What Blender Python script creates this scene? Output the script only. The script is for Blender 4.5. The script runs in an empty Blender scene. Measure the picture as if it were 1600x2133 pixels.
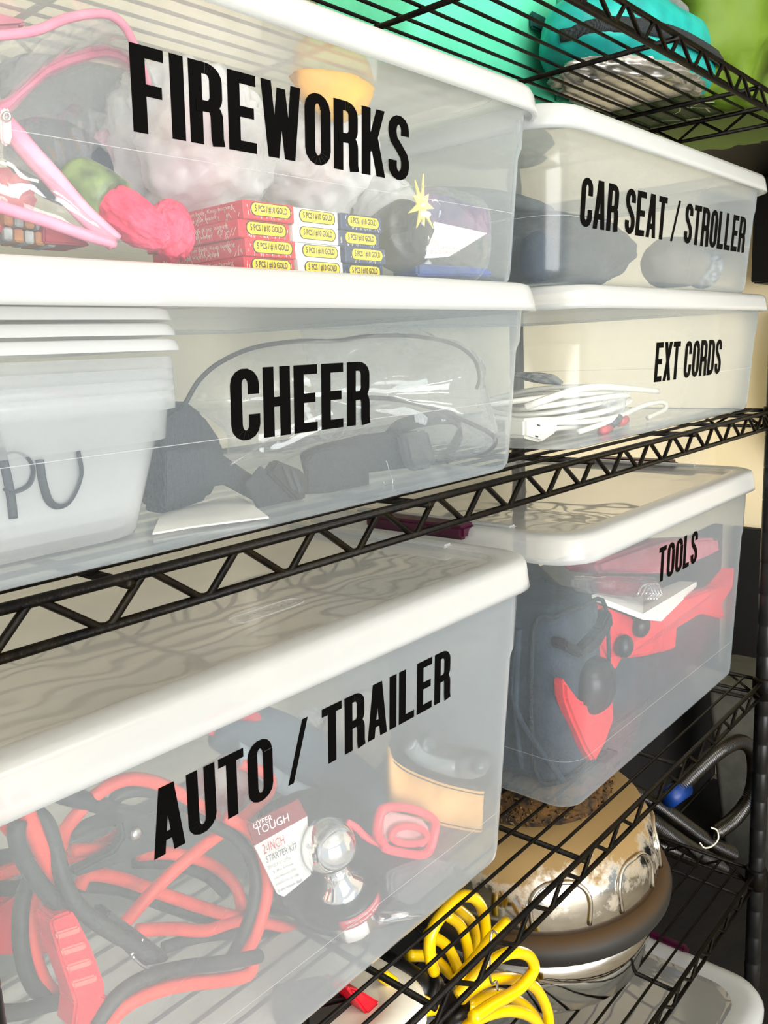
import bpy, bmesh, math, random
from mathutils import Vector, Matrix, noise
random.seed(7)
sc = bpy.context.scene
COL = sc.collection
R_ = math.radians

# ------------------------------------------------------------------ camera
CAM = Vector((0.0, -0.4, 1.45))
YAW, PITCH, ROLL, FPX = 0.849028, -0.186514, -0.0454714, 1771.2
FWD = Vector((math.sin(YAW) * math.cos(PITCH), math.cos(YAW) * math.cos(PITCH), math.sin(PITCH)))
_r0 = Vector((math.cos(YAW), -math.sin(YAW), 0)); _u0 = _r0.cross(FWD)
RIGHT = _r0 * math.cos(ROLL) + _u0 * math.sin(ROLL)
UP = -_r0 * math.sin(ROLL) + _u0 * math.cos(ROLL)
cd = bpy.data.cameras.new('camera'); cam = bpy.data.objects.new('camera', cd); COL.objects.link(cam)
cd.sensor_fit = 'VERTICAL'; cd.sensor_height = 24.0; cd.lens = 24.0 * FPX / 2133.0
cd.clip_start = 0.02; cd.clip_end = 60
cam.matrix_world = Matrix(((RIGHT.x, UP.x, -FWD.x, CAM.x), (RIGHT.y, UP.y, -FWD.y, CAM.y), (RIGHT.z, UP.z, -FWD.z, CAM.z), (0, 0, 0, 1)))
sc.camera = cam

# ------------------------------------------------------------------ world, light, exposure
w = bpy.data.worlds.new('world'); sc.world = w; w.use_nodes = True
bg = w.node_tree.nodes['Background']; bg.inputs[0].default_value = (0.86, 0.93, 1.0, 1); bg.inputs[1].default_value = 0.7
def area(name, loc, target, sx, sy, power, col):
    ld = bpy.data.lights.new(name, 'AREA'); ld.shape = 'RECTANGLE'; ld.size = sx; ld.size_y = sy; ld.energy = power; ld.color = col
    o = bpy.data.objects.new(name, ld); COL.objects.link(o); o.location = loc
    o.rotation_euler = (Vector(target) - Vector(loc)).to_track_quat('-Z', 'Y').to_euler()
    return o
area('garage_door_daylight', (-0.9, -3.58, 1.2), (-0.3, 0.2, 1.15), 3.6, 2.2, 270, (1.0, 0.985, 0.96))
area('garage_ceiling_lamp', (0.4, -1.3, 2.5), (0.7, 0.1, 1.2), 1.2, 0.3, 22, (1.0, 0.93, 0.8))
sc.view_settings.view_transform = 'Standard'; sc.view_settings.look = 'None'
sc.view_settings.gamma = 1.0; sc.view_settings.use_curve_mapping = False
sc.view_settings.exposure = -0.1
cy = sc.cycles
cy.max_bounces = 4; cy.diffuse_bounces = 2; cy.glossy_bounces = 2; cy.transmission_bounces = 2; cy.use_adaptive_sampling = True; cy.adaptive_threshold = 0.06; cy.adaptive_min_samples = 12; cy.transparent_max_bounces = 40
cy.caustics_reflective = False; cy.caustics_refractive = False

# ------------------------------------------------------------------ pixel -> world helpers (positions read off the photo, at a chosen depth)
def ray(px, py): return FWD + RIGHT * ((px - 800) / FPX) - UP * ((py - 1066.5) / FPX)
XMAX = None      # inner face of the right-hand wall of the bin being filled
def A(px, py, y):
    d = ray(px, py); p = CAM + d * ((y - CAM.y) / d.y)
    return p if XMAX is None or p.x <= XMAX else CAM + d * (XMAX / d.x)
def inside(g, xmax=None, ymin=None):
    for v in g.v:
        if xmax is not None: v.x = min(v.x, xmax)
        if ymin is not None: v.y = max(v.y, ymin)
    return g
def Zp(px, py, z):
    d = ray(px, py); return CAM + d * ((z - CAM.z) / d.z)
def Xp(px, py, x):
    d = ray(px, py); return CAM + d * (x / d.x)

# ------------------------------------------------------------------ materials
def lin(h):
    h = h.lstrip('#'); o = []
    for i in (0, 2, 4):
        c = int(h[i:i + 2], 16) / 255.0
        o.append(c / 12.92 if c <= 0.04045 else ((c + 0.055) / 1.055) ** 2.4)
    return (o[0], o[1], o[2], 1)
MATS = {}
def pbr(name, col, rough=0.5, metal=0.0, var=0.12, nscale=30.0, bump=0.0, bscale=80.0, col2=None, spec=0.5, coat=0.0, wave=None, sub=0.0):
    if name in MATS: return MATS[name]
    m = bpy.data.materials.new(name); m.use_nodes = True; nt = m.node_tree; N = nt.nodes; L = nt.links
    b = N['Principled BSDF']; b.inputs['Roughness'].default_value = rough; b.inputs['Metallic'].default_value = metal
    b.inputs['Specular IOR Level'].default_value = spec; b.inputs['Coat Weight'].default_value = coat
    tc = N.new('ShaderNodeTexCoord'); n = N.new('ShaderNodeTexNoise'); n.inputs['Scale'].default_value = nscale; n.inputs['Detail'].default_value = 4
    L.new(tc.outputs['Object'], n.inputs['Vector'])
    mx = N.new('ShaderNodeMix'); mx.data_type = 'RGBA'
    c = lin(col) if isinstance(col, str) else col
    c2 = lin(col2) if col2 else tuple(max(0, x * (1 - 2 * var)) for x in c[:3]) + (1,)
    mx.inputs['A'].default_value = c; mx.inputs['B'].default_value = c2
    rp = N.new('ShaderNodeMapRange'); rp.inputs[1].default_value = 0.38; rp.inputs[2].default_value = 0.66
    if wave:
        wv = N.new('ShaderNodeTexWave'); wv.inputs['Scale'].default_value = wave; wv.inputs['Distortion'].default_value = 2.5; wv.inputs['Detail'].default_value = 2
        L.new(tc.outputs['Object'], wv.inputs['Vector']); L.new(wv.outputs['Fac'], rp.inputs[0])
    else: L.new(n.outputs['Fac'], rp.inputs[0])
    L.new(rp.outputs[0], mx.inputs['Factor']); L.new(mx.outputs['Result'], b.inputs['Base Color'])
    if bump:
        n2 = N.new('ShaderNodeTexNoise'); n2.inputs['Scale'].default_value = bscale; n2.inputs['Detail'].default_value = 3
        L.new(tc.outputs['Object'], n2.inputs['Vector'])
        bp = N.new('ShaderNodeBump'); bp.inputs['Strength'].default_value = bump; bp.inputs['Distance'].default_value = 0.004
        L.new(n2.outputs['Fac'], bp.inputs['Height']); L.new(bp.outputs[0], b.inputs['Normal'])
    MATS[name] = m; return m
def film(name, haze, col=(0.93, 0.95, 0.97), tint=(0.97, 0.98, 0.985), rough=0.2, bump=0.0, bscale=14.0, f0=0.035, transl=0.5, beer=True, gl=1.0):
    """thin translucent sheet: clear transmission + milky scatter that grows with the path length, and a specular coat"""
    if name in MATS: return MATS[name]
    m = bpy.data.materials.new(name); m.use_nodes = True; nt = m.node_tree; N = nt.nodes; L = nt.links
    N.remove(N['Principled BSDF']); out = N['Material Output']
    lw = N.new('ShaderNodeLayerWeight'); lw.inputs[0].default_value = 0.5
    def mth(op, a, b=None):
        x = N.new('ShaderNodeMath'); x.operation = op; x.use_clamp = False
        for i, v in enumerate((a, b)):
            if v is None: continue
            if isinstance(v, (int, float)): x.inputs[i].default_value = v
            else: L.new(v, x.inputs[i])
        return x.outputs[0]
    cosv = mth('MAXIMUM', mth('SUBTRACT', 1.0, lw.outputs['Facing']), 0.14)
    hz = mth('SUBTRACT', 1.0, mth('POWER', 1 - haze, mth('DIVIDE', 1.0, cosv)))
    fres = mth('MULTIPLY', mth('ADD', f0, mth('MULTIPLY', mth('POWER', lw.outputs['Facing'], 5.0), 1 - f0)), gl)
    tr = N.new('ShaderNodeBsdfTransparent'); tr.inputs[0].default_value = tint + (1,)
    df = N.new('ShaderNodeBsdfDiffuse'); df.inputs[0].default_value = col + (1,)
    tl = N.new('ShaderNodeBsdfTranslucent'); tl.inputs[0].default_value = col + (1,)
    g = N.new('ShaderNodeBsdfGlossy'); g.inputs['Roughness'].default_value = rough; g.inputs[0].default_value = (1, 1, 1, 1)
    m1 = N.new('ShaderNodeMixShader'); m1.inputs[0].default_value = transl; L.new(df.outputs[0], m1.inputs[1]); L.new(tl.outputs[0], m1.inputs[2])
    m2 = N.new('ShaderNodeMixShader'); L.new(hz, m2.inputs[0]); L.new(tr.outputs[0], m2.inputs[1]); L.new(m1.outputs[0], m2.inputs[2])
    m3 = N.new('ShaderNodeMixShader'); L.new(fres, m3.inputs[0]); L.new(m2.outputs[0], m3.inputs[1]); L.new(g.outputs[0], m3.inputs[2])
    L.new(m3.outputs[0], out.inputs[0])
    if bump:
        tc = N.new('ShaderNodeTexCoord'); n2 = N.new('ShaderNodeTexNoise'); n2.inputs['Scale'].default_value = bscale; n2.inputs['Detail'].default_value = 2
        L.new(tc.outputs['Object'], n2.inputs['Vector'])
        bp = N.new('ShaderNodeBump'); bp.inputs['Strength'].default_value = bump; bp.inputs['Distance'].default_value = 0.01
        L.new(n2.outputs['Fac'], bp.inputs['Height']); L.new(bp.outputs[0], g.inputs['Normal'])
    MATS[name] = m; return m

MILK = film('milky_plastic', 0.125, rough=0.2, col=(0.80, 0.915, 1.0), tint=(0.965, 0.985, 1.0))
LIDRIM = film('lid_rim_plastic', 0.72, rough=0.3, tint=(0.95, 0.96, 0.96), col=(0.80, 0.83, 0.84))
LIDTOP = film('lid_panel_plastic', 0.24, rough=0.035, bump=0.55, bscale=5.0, col=(0.90, 0.88, 0.84), f0=0.13)
MILKA = film('milky_plastic_glare', 0.185, rough=0.24, col=(0.84, 0.93, 1.0), tint=(0.965, 0.985, 1.0))  # AUTO bin only: extra milkiness stands in for glare on its wall
MOULD = film('mould_line_plastic', 0.3, rough=0.2)
DELI = film('deli_plastic', 0.27, rough=0.2, col=(0.95, 0.95, 0.93))
DELILID = film('white_lid_plastic', 0.9, rough=0.35, col=(0.95, 0.94, 0.9))
VINYL = film('clear_vinyl', 0.02, rough=0.06, bump=0.9, bscale=26.0, f0=0.07)
VINYLH = film('clear_vinyl_hazy', 0.06, rough=0.08, bump=0.9, bscale=18.0, f0=0.07)
BAGW = film('thin_white_bag', 0.62, rough=0.35, col=(0.98, 0.98, 0.97), bump=0.4, transl=0.3)
WIRE = pbr('black_epoxy_wire', '#040303', 0.4, 0.0, nscale=60, col2='#120d04', bump=0.15, bscale=200, spec=0.14)
POST = pbr('black_post', '#0c0d0d', 0.35, 0.3, nscale=40, col2='#181919')
INK = pbr('black_vinyl_letter', '#020202', 0.7, var=0.05, spec=0.05)
BLACK = pbr('black_fabric', '#0d1115', 0.8, bump=0.5, bscale=400, col2='#232b33', wave=220)
BLACKP = pbr('black_plastic', '#0b0c0e', 0.35, var=0.2)
NAVYF = pbr('dark_slate_fabric', '#1c2833', 0.9, bump=0.4, bscale=200, col2='#2a3844')
GREYF = pbr('grey_fabric', '#6c6f6c', 0.9, bump=0.3, bscale=150, col2='#7f827f')
DGREYF = pbr('charcoal_fabric', '#24282c', 0.9, bump=0.4, bscale=150, col2='#33383c')
PINK = pbr('pink_binding', '#f07e98', 0.55, bump=0.2, col2='#f8a0b4')
CORAL = pbr('coral_tissue', '#f0254e', 0.7, bump=0.8, bscale=60, col2='#ff5a78')
REDP = pbr('red_plastic', '#e0102a', 0.35, col2='#b80c20')
REDR = pbr('red_rubber', '#ee4026', 0.55, bump=0.3, bscale=40, col2='#d83018')
BLKR = pbr('black_rubber', '#1b1d1b', 0.6, bump=0.3, bscale=40, col2='#31332f')
CHROME = pbr('chrome', (0.9, 0.9, 0.9, 1), 0.06, 1.0, var=0.04)
STEEL = pbr('brushed_steel', (0.62, 0.62, 0.6, 1), 0.28, 1.0, var=0.1)
WHITEP = pbr('white_paper', '#f1eee6', 0.8, var=0.05)
WHITEC = pbr('white_cord_plastic', '#f3efe2', 0.4, var=0.03)
YEL = pbr('yellow_hose', '#ffd400', 0.22, col2='#f6c400', coat=0.4)
TAN = pbr('tan_leather', '#d8a860', 0.6, bump=0.25, bscale=60, col2='#c8944a')
MAGENTA = pbr('magenta_plastic', '#3f0726', 0.4, col2='#30051d')
BLUEP = pbr('blue_plastic', '#0b3f93', 0.4, col2='#083070')

# ------------------------------------------------------------------ mesh collector
class G:
    def __init__(s): s.v = []; s.f = []; s.m = []; s.sm = []
    def add(s, vs, fs, mi=0, smooth=False):
        o = len(s.v); s.v += [Vector(p) for p in vs]
        for f in fs: s.f.append([i + o for i in f]); s.m.append(mi); s.sm.append(smooth)
        return s
    def xf(s, mtx, start=0):
        for i in range(start, len(s.v)): s.v[i] = mtx @ s.v[i]
        return s
    def box(s, c, d, rot=None, bev=0.0, mi=0, seg=2):
        bm = bmesh.new(); bmesh.ops.create_cube(bm, size=1.0)
        for v in bm.verts: v.co = Vector((v.co.x * d[0], v.co.y * d[1], v.co.z * d[2]))
        if bev: bmesh.ops.bevel(bm, geom=bm.edges[:], offset=bev, segments=seg, affect='EDGES')
        mt = Matrix.Translation(Vector(c))
        if rot is not None: mt = mt @ (rot.to_4x4() if not isinstance(rot, tuple) else (Matrix.Rotation(rot[2], 4, 'Z') @ Matrix.Rotation(rot[1], 4, 'Y') @ Matrix.Rotation(rot[0], 4, 'X')))
        bm.verts.index_update()
        s.add([mt @ v.co for v in bm.verts], [[v.index for v in f.verts] for f in bm.faces], mi, False); bm.free(); return s
    def tube(s, path, r, n=8, closed=False, mi=0, flat=None, caps=True):
        P = [Vector(p) for p in path]; k = len(P)
        rf = r if callable(r) else (lambda t: r)
        T = []
        for i in range(k):
            a = P[(i - 1) % k] if (closed or i > 0) else P[i]; b = P[(i + 1) % k] if (closed or i < k - 1) else P[i]
            t = b - a; T.append(t.normalized() if t.length > 1e-9 else Vector((1, 0, 0)))
        u = T[0].cross(Vector((0, 0, 1)))
        if u.length < 0.05: u = T[0].cross(Vector((0, 1, 0)))
        u.normalize(); vs = []
        for i in range(k):
            u = (u - T[i] * u.dot(T[i])); u.normalize(); q = T[i].cross(u); rr = rf(i / max(1, k - 1))
            fu, fq = flat if flat else (1, 1)
            for j in range(n):
                a = 2 * math.pi * j / n; vs.append(P[i] + u * math.cos(a) * rr * fu + q * math.sin(a) * rr * fq)
        fs = []
        for i in range(k if closed else k - 1):
            for j in range(n):
                a = i * n + j; b = i * n + (j + 1) % n; i2 = (i + 1) % k
                fs.append([a, b, i2 * n + (j + 1) % n, i2 * n + j])
        if not closed and caps: fs.append(list(range(n))[::-1]); fs.append([(k - 1) * n + j for j in range(n)])
        return s.add(vs, fs, mi, True)
    def lathe(s, c, prof, n=32, mi=0, mtx=None, capb=True, capt=True, sy=1.0):
        vs = []; c = Vector(c)
        for (r, z) in prof:
            for j in range(n):
                a = 2 * math.pi * j / n; p = Vector((r * math.cos(a), r * math.sin(a) * sy, z))
                vs.append(c + (mtx @ p if mtx else p))
        fs = []; k = len(prof)
        for i in range(k - 1):
            for j in range(n): fs.append([i * n + j, i * n + (j + 1) % n, (i + 1) * n + (j + 1) % n, (i + 1) * n + j])
        if capb: fs.append(list(range(n))[::-1])
        if capt: fs.append([(k - 1) * n + j for j in range(n)])
        return s.add(vs, fs, mi, True)
    def loft(s, rings, capb=True, capt=False, mi=0, smooth=True, mis=None):
        n = len(rings[0]); vs = [p for r in rings for p in r]; k = len(rings)
        for i in range(k - 1):
            pass
        o = len(s.v); s.v += [Vector(p) for p in vs]
        def af(f, m, sm=smooth): s.f.append([i + o for i in f]); s.m.append(m); s.sm.append(sm)
        for i in range(k - 1):
            for j in range(n): af([i * n + j, i * n + (j + 1) % n, (i + 1) * n + (j + 1) % n, (i + 1) * n + j], mis[i] if mis else mi)
        if capb: af(list(range(n))[::-1], mi, False)
        if capt: af([(k - 1) * n + j for j in range(n)], mis[-1] if mis else mi, False)
        return s
    def prism(s, poly, o, ux, uy, depth, mi=0):
        """2D polygon in frame (o,ux,uy), extruded by depth along -ux x uy"""
        ux = Vector(ux); uy = Vector(uy); nn = ux.cross(uy).normalized(); o = Vector(o); n = len(poly)
        a = [o + ux * p[0] + uy * p[1] for p in poly]; b = [p - nn * depth for p in a]
        fs = [list(range(n)), [n + i for i in range(n)][::-1]] + [[i, n + i, n + (i + 1) % n, (i + 1) % n] for i in range(n)]
        return s.add(a + b, fs, mi, False)
    def blob(s, c, d, sub=4, amp=0.15, freq=4.0, ridged=False, seed=0.0, rot=None, mi=0, flatz=None, p=2.0):
        bm = bmesh.new(); bmesh.ops.create_icosphere(bm, subdivisions=sub, radius=1.0)
        off = Vector((seed * 13.1, seed * 7.7, seed * 3.3)); mt = Matrix.Translation(Vector(c))
        if rot: mt = mt @ Matrix.Rotation(rot[2], 4, 'Z') @ Matrix.Rotation(rot[1], 4, 'Y') @ Matrix.Rotation(rot[0], 4, 'X')
        vs = []
        for v in bm.verts:
            q = v.co.normalized()
            if p != 2.0:
                l = (abs(q.x) ** p + abs(q.y) ** p + abs(q.z) ** p) ** (1 / p); q = q / l
            nv = noise.noise(v.co * freq + off)
            n2 = noise.noise(v.co * freq * 2.3 + off * 2)
            dsp = (1 - abs(nv) * 2) * amp * 0.6 + (1 - 2 * abs(n2)) * amp * 0.4 if ridged else nv * amp + n2 * amp * 0.4
            q = q * (1 + dsp); pt = Vector((q.x * d[0], q.y * d[1], q.z * d[2]))
            if flatz is not None: pt.z = max(pt.z, flatz * d[2])
            vs.append(mt @ pt)
        bm.verts.index_update()
        s.add(vs, [[v.index for v in f.verts] for f in bm.faces], mi, True); bm.free(); return s
    def sheet(s, rows, th=0.0008, mi=0, smooth=True):
        """grid of points -> two-sided sheet with thickness th"""
        nr = len(rows); nc = len(rows[0]); V = [[Vector(p) for p in r] for r in rows]; top = []; bot = []
        for i in range(nr):
            for j in range(nc):
                a = V[min(i + 1, nr - 1)][j] - V[max(i - 1, 0)][j]; b = V[i][min(j + 1, nc - 1)] - V[i][max(j - 1, 0)]
                n = a.cross(b); n = n.normalized() if n.length > 1e-12 else Vector((0, 0, 1))
                top.append(V[i][j] + n * th / 2); bot.append(V[i][j] - n * th / 2)
        o = nr * nc; fs = []
        for i in range(nr - 1):
            for j in range(nc - 1):
                q = [i * nc + j, i * nc + j + 1, (i + 1) * nc + j + 1, (i + 1) * nc + j]; fs += [q, [k + o for k in q[::-1]]]
        bd = [j for j in range(nc)] + [i * nc + nc - 1 for i in range(1, nr)] + [(nr - 1) * nc + j for j in range(nc - 2, -1, -1)] + [i * nc for i in range(nr - 2, 0, -1)]
        for a, b in zip(bd, bd[1:] + bd[:1]): fs.append([a, a + o, b + o, b])
        return s.add(top + bot, fs, mi, smooth)
    def mesh(s, name, mats, shift=None):
        me = bpy.data.meshes.new(name); sh = Vector(shift) if shift is not None else Vector((0, 0, 0))
        me.from_pydata([v - sh for v in s.v], [], s.f)
        for m in (mats if isinstance(mats, (list, tuple)) else [mats]): me.materials.append(m)
        me.polygons.foreach_set('material_index', s.m); me.polygons.foreach_set('use_smooth', s.sm); me.update()
        return me
WL = {}
def tag(o, label, cat, group=None, kind=None):
    if label: o['label'] = label
    if cat: o['category'] = cat
    if group: o['group'] = group
    if kind: o['kind'] = kind
    return o
def thing(name, label, cat, loc, group=None):
    o = bpy.data.objects.new(name, None); COL.objects.link(o); o.location = loc; o.empty_display_size = 0.05
    WL[o] = Vector(loc); return tag(o, label, cat, group)
ZLIM = None      # floor and lid underside of the bin being filled: nothing may sink through either
def fit(g):
    if ZLIM:
        for v in g.v:
            v.z = min(max(v.z, ZLIM[0]), ZLIM[1])
            if XMAX: v.x = min(v.x, XMAX + 0.006)
    return g
def part(name, g, mat, parent, label=None):
    fit(g)
    o = bpy.data.objects.new(name, g.mesh(name, mat, WL[parent])); COL.objects.link(o); o.parent = parent; WL[o] = WL[parent]
    if label: o['label'] = label
    return o
def place(name, me, loc, parent, rot=None):
    o = bpy.data.objects.new(name, me); COL.objects.link(o); o.parent = parent; o.location = Vector(loc) - WL[parent]
    if rot: o.rotation_euler = rot
    return o
def single(name, g, mat, label, cat, group=None, kind=None):
    fit(g)
    lo = Vector((min(v.x for v in g.v), min(v.y for v in g.v), min(v.z for v in g.v))); hi = Vector((max(v.x for v in g.v), max(v.y for v in g.v), max(v.z for v in g.v)))
    L = Vector(((lo.x + hi.x) / 2, (lo.y + hi.y) / 2, lo.z))
    o = bpy.data.objects.new(name, g.mesh(name, mat, L)); COL.objects.link(o); o.location = L; WL[o] = L
    return tag(o, label, cat, group, kind)
def smooth_path(pts, n=8, closed=False):
    P = [Vector(p) for p in pts]; out = []; k = len(P)
    for i in range(k if closed else k - 1):
        p1 = P[i]; p2 = P[(i + 1) % k]
        p0 = P[(i - 1) % k] if (closed or i > 0) else p1 * 2 - p2
        p3 = P[(i + 2) % k] if (closed or i < k - 2) else p2 * 2 - p1
        for j in range(n):
            t = j / n
            out.append(0.5 * ((2 * p1) + (p2 - p0) * t + (2 * p0 - 5 * p1 + 4 * p2 - p3) * t * t + (3 * p1 - p0 - 3 * p2 + p3) * t ** 3))
    if not closed: out.append(P[-1])
    return out
def rring(x0, x1, y0, y1, z, r, n=6):
    out = []
    for (cx, cy_, a0) in ((x1 - r, y1 - r, 0), (x0 + r, y1 - r, 90), (x0 + r, y0 + r, 180), (x1 - r, y0 + r, 270)):
        for i in range(n + 1):
            a = R_(a0 + 90 * i / n); out.append(Vector((cx + r * math.cos(a), cy_ + r * math.sin(a), z)))
    return out
def text_mesh(txt, o, ux, uy, width, height, bold=0.0):
    """flat built-in-font text fitted in width x height; returns G in world space"""
    cu = bpy.data.curves.new('t', 'FONT'); cu.body = txt; cu.resolution_u = 2; cu.offset = bold
    ob = bpy.data.objects.new('t', cu); COL.objects.link(ob)
    dg = bpy.context.evaluated_depsgraph_get(); me = bpy.data.meshes.new_from_object(ob.evaluated_get(dg))
    xs = [v.co.x for v in me.vertices]; ys = [v.co.y for v in me.vertices]; g = G()
    sx = width / (max(xs) - min(xs)); sy = height / (max(ys) - min(ys)); x0 = min(xs); y0 = min(ys)
    ux = Vector(ux); uy = Vector(uy); o = Vector(o)
    g.add([o + ux * ((v.co.x - x0) * sx) + uy * ((v.co.y - y0) * sy) for v in me.vertices], [list(p.vertices) for p in me.polygons])
    bpy.data.objects.remove(ob); bpy.data.curves.remove(cu); bpy.data.meshes.remove(me); return g

# ------------------------------------------------------------------ condensed bold capitals, drawn as strokes
SW, SH = 0.158, 0.14
def _bar(x0, y0, x1, y1, wd=SW): return [(x0 - wd / 2, y0), (x0 + wd / 2, y0), (x1 + wd / 2, y1), (x1 - wd / 2, y1)]
def _hb(x0, x1, y, h=SH): return [(x0, y - h / 2), (x1, y - h / 2), (x1, y + h / 2), (x0, y + h / 2)]
def _ribbon(path, wd=SW, hd=SH):
    """stroke of a path: quads; width differs for vertical and horizontal runs"""
    qs = []; L = []; k = len(path)
    closed = (path[0] == path[-1])
    for i in range(k):
        a = path[i - 1] if i > 0 else (path[-2] if closed else path[0]); b = path[i + 1] if i < k - 1 else (path[1] if closed else path[-1])
        tx, ty = b[0] - a[0], b[1] - a[1]; l = math.hypot(tx, ty); tx /= l; ty /= l
        hw = 0.5 * math.hypot(wd * ty, hd * tx)
        L.append(((path[i][0] - ty * hw, path[i][1] + tx * hw), (path[i][0] + ty * hw, path[i][1] - tx * hw)))
    for i in range(k - 1): qs.append([L[i][1], L[i + 1][1], L[i + 1][0], L[i][0]])
    return qs
def _arc(cx, cy_, rx, ry, a0, a1, n=7): return [(cx + rx * math.cos(R_(a0 + (a1 - a0) * i / n)), cy_ + ry * math.sin(R_(a0 + (a1 - a0) * i / n))) for i in range(n + 1)]
XL, XR, YT, YB = 0.079, 0.321, 0.93, 0.07; XC = 0.2; RX = 0.121; RY = 0.15
_top = _arc(XC, YT - RY, RX, RY, 0, 180); _bot = _arc(XC, YB + RY, RX, RY, 180, 360)
def _glyph(ch):
    stem = _bar(XL, 0, XL, 1)
    if ch == 'F': return [stem, _hb(0, 0.36, YT), _hb(XL, 0.33, 0.50)], 0.37
    if ch == 'E': return [stem, _hb(0, 0.37, YT), _hb(XL, 0.34, 0.51), _hb(0, 0.37, YB)], 0.38
    if ch == 'L': return [stem, _hb(0, 0.36, YB)], 0.365
    if ch == 'I': return [stem], 0.158
    if ch == 'H': return [stem, _bar(XR, 0, XR, 1), _hb(XL, XR, 0.5)], 0.40
    if ch == 'T': return [_bar(0.19, 0, 0.19, 1), _hb(0, 0.38, YT)], 0.38
    bowl = [(XL, YT), (0.2, YT)] + _arc(0.2, YT - 0.13, RX, 0.13, 90, 0, 6)[1:] + [(XR, 0.60)] + _arc(0.2, 0.60, RX, 0.13, 0, -90, 6)[1:] + [(XL, 0.47)]
    if ch == 'R': return [stem] + _ribbon(bowl) + _ribbon([(0.24, 0.475)] + _arc(0.24, 0.345, 0.079, 0.13, 80, 0, 5) + [(0.32, 0.1), (0.335, 0.0)]), 0.415
    if ch == 'O': return _ribbon(_top + _bot + [_top[0]]), 0.40
    if ch == 'D': return [stem] + _ribbon([(XL, YT), (0.19, YT)] + _arc(0.19, YT - 0.15, 0.131, 0.15, 90, 0, 6)[1:] + _arc(0.19, YB + 0.15, 0.131, 0.15, 0, -90, 6) + [(XL, YB)]), 0.40
    if ch == 'C': return _ribbon([(XR, 0.64)] + _top + _bot + [(XR, 0.36)]), 0.40
    if ch == 'U': return _ribbon([(XL, 1.0)] + _bot + [(XR, 1.0)]), 0.40
    if ch == 'S': return _ribbon([(XR, 0.70)] + _top + [(XL, 0.72), (0.105, 0.62), (0.2, 0.51), (0.295, 0.39), (XR, 0.30)] + _arc(XC, YB + RY, RX, RY, 0, -180) + [(XL, 0.30)]), 0.40
    if ch == 'A': return [_bar(0.075, 0, 0.185, 1, 0.15), _bar(0.345, 0, 0.235, 1, 0.15), _hb(0.1, 0.33, 0.26, 0.13)], 0.42
    if ch == 'W': return [_bar(0.165, 0, 0.075, 1, 0.145), _bar(0.185, 0, 0.285, 0.93, 0.12), _bar(0.385, 0, 0.285, 0.93, 0.12), _bar(0.405, 0, 0.495, 1, 0.145)], 0.57
    if ch == 'K': return [stem, _bar(0.15, 0.36, 0.335, 1, 0.15), _bar(0.345, 0, 0.20, 0.62, 0.16)], 0.42
    if ch == 'X': return [_bar(0.075, 0, 0.325, 1, 0.16), _bar(0.325, 0, 0.075, 1, 0.16)], 0.40
    if ch == '/': return [_bar(0.05, 0, 0.32, 1, 0.10)], 0.37
    return [], 0.2
def lettering(txt, x0, x1, z0, z1, yfun, parent):
    adv = []; tot = 0
    for ch in txt:
        g, wd = _glyph(ch); adv.append((ch, g, tot, wd)); tot += wd + (0.055 if ch != ' ' else 0.0)
    tot -= 0.055; s = (x1 - x0) / tot; h = z1 - z0
    for ch, polys, off, wd in adv:
        if not polys: continue
        g = G()
        for k, p in enumerate(polys):
            e = 0.00025 + 0.00003 * k
            g.add([Vector((x0 + (off + q[0]) * s, yfun(z0 + q[1] * h) - e, z0 + q[1] * h)) for q in p], [[0, 1, 2, 3]])
        part('letter', g, INK, parent)

# ================================================================== THE SETTING
WALLM = pbr('cream_wall_paint', '#f0e2c0', 0.8, var=0.05, nscale=3, bump=0.15, bscale=60)
FLOORM = pbr('garage_concrete', '#9c9488', 0.7, nscale=3, col2='#837b70', bump=0.2, bscale=30)
TRIMM = pbr('brown_trim', '#6b4a1c', 0.6, col2='#553814', nscale=8)
def struct(name, c, d, m):
    o = single(name, G().box(c, d), m, None, None, kind='structure'); return o
struct('floor', (0.2, -1.4, -0.05), (5.2, 4.4, 0.1), FLOORM)
struct('wall_back', (0.2, 0.62, 1.3), (5.2, 0.1, 2.6), WALLM)
struct('wall_right', (2.75, -1.4, 1.3), (0.1, 3.94, 2.6), WALLM)
struct('ceiling', (0.2, -1.4, 2.65), (5.2, 4.4, 0.1), pbr('ceiling_paint', '#d9d2c2', 0.85, var=0.04))
struct('shade_panel_3', (1.2, 0.14, 0.004), (2.9, 0.78, 0.008), pbr('painted_floor_shade', '#080706', 0.9, nscale=14, col2='#161109', bump=0.3, bscale=60))  # dark sheet added on the floor to paint the shade under the rack
SHADEM = pbr('painted_wall_shade', '#070605', 0.9, nscale=6, col2='#0d0b08', bump=0.3, bscale=30)  # near-black bands over the lower walls, painting the shade round the low shelves
struct('shade_panel_1', (0.2, 0.555, 0.43), (5.0, 0.028, 0.86), SHADEM)
struct('shade_panel_2', (2.685, -0.6, 0.43), (0.028, 2.2, 0.86), SHADEM)

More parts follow.
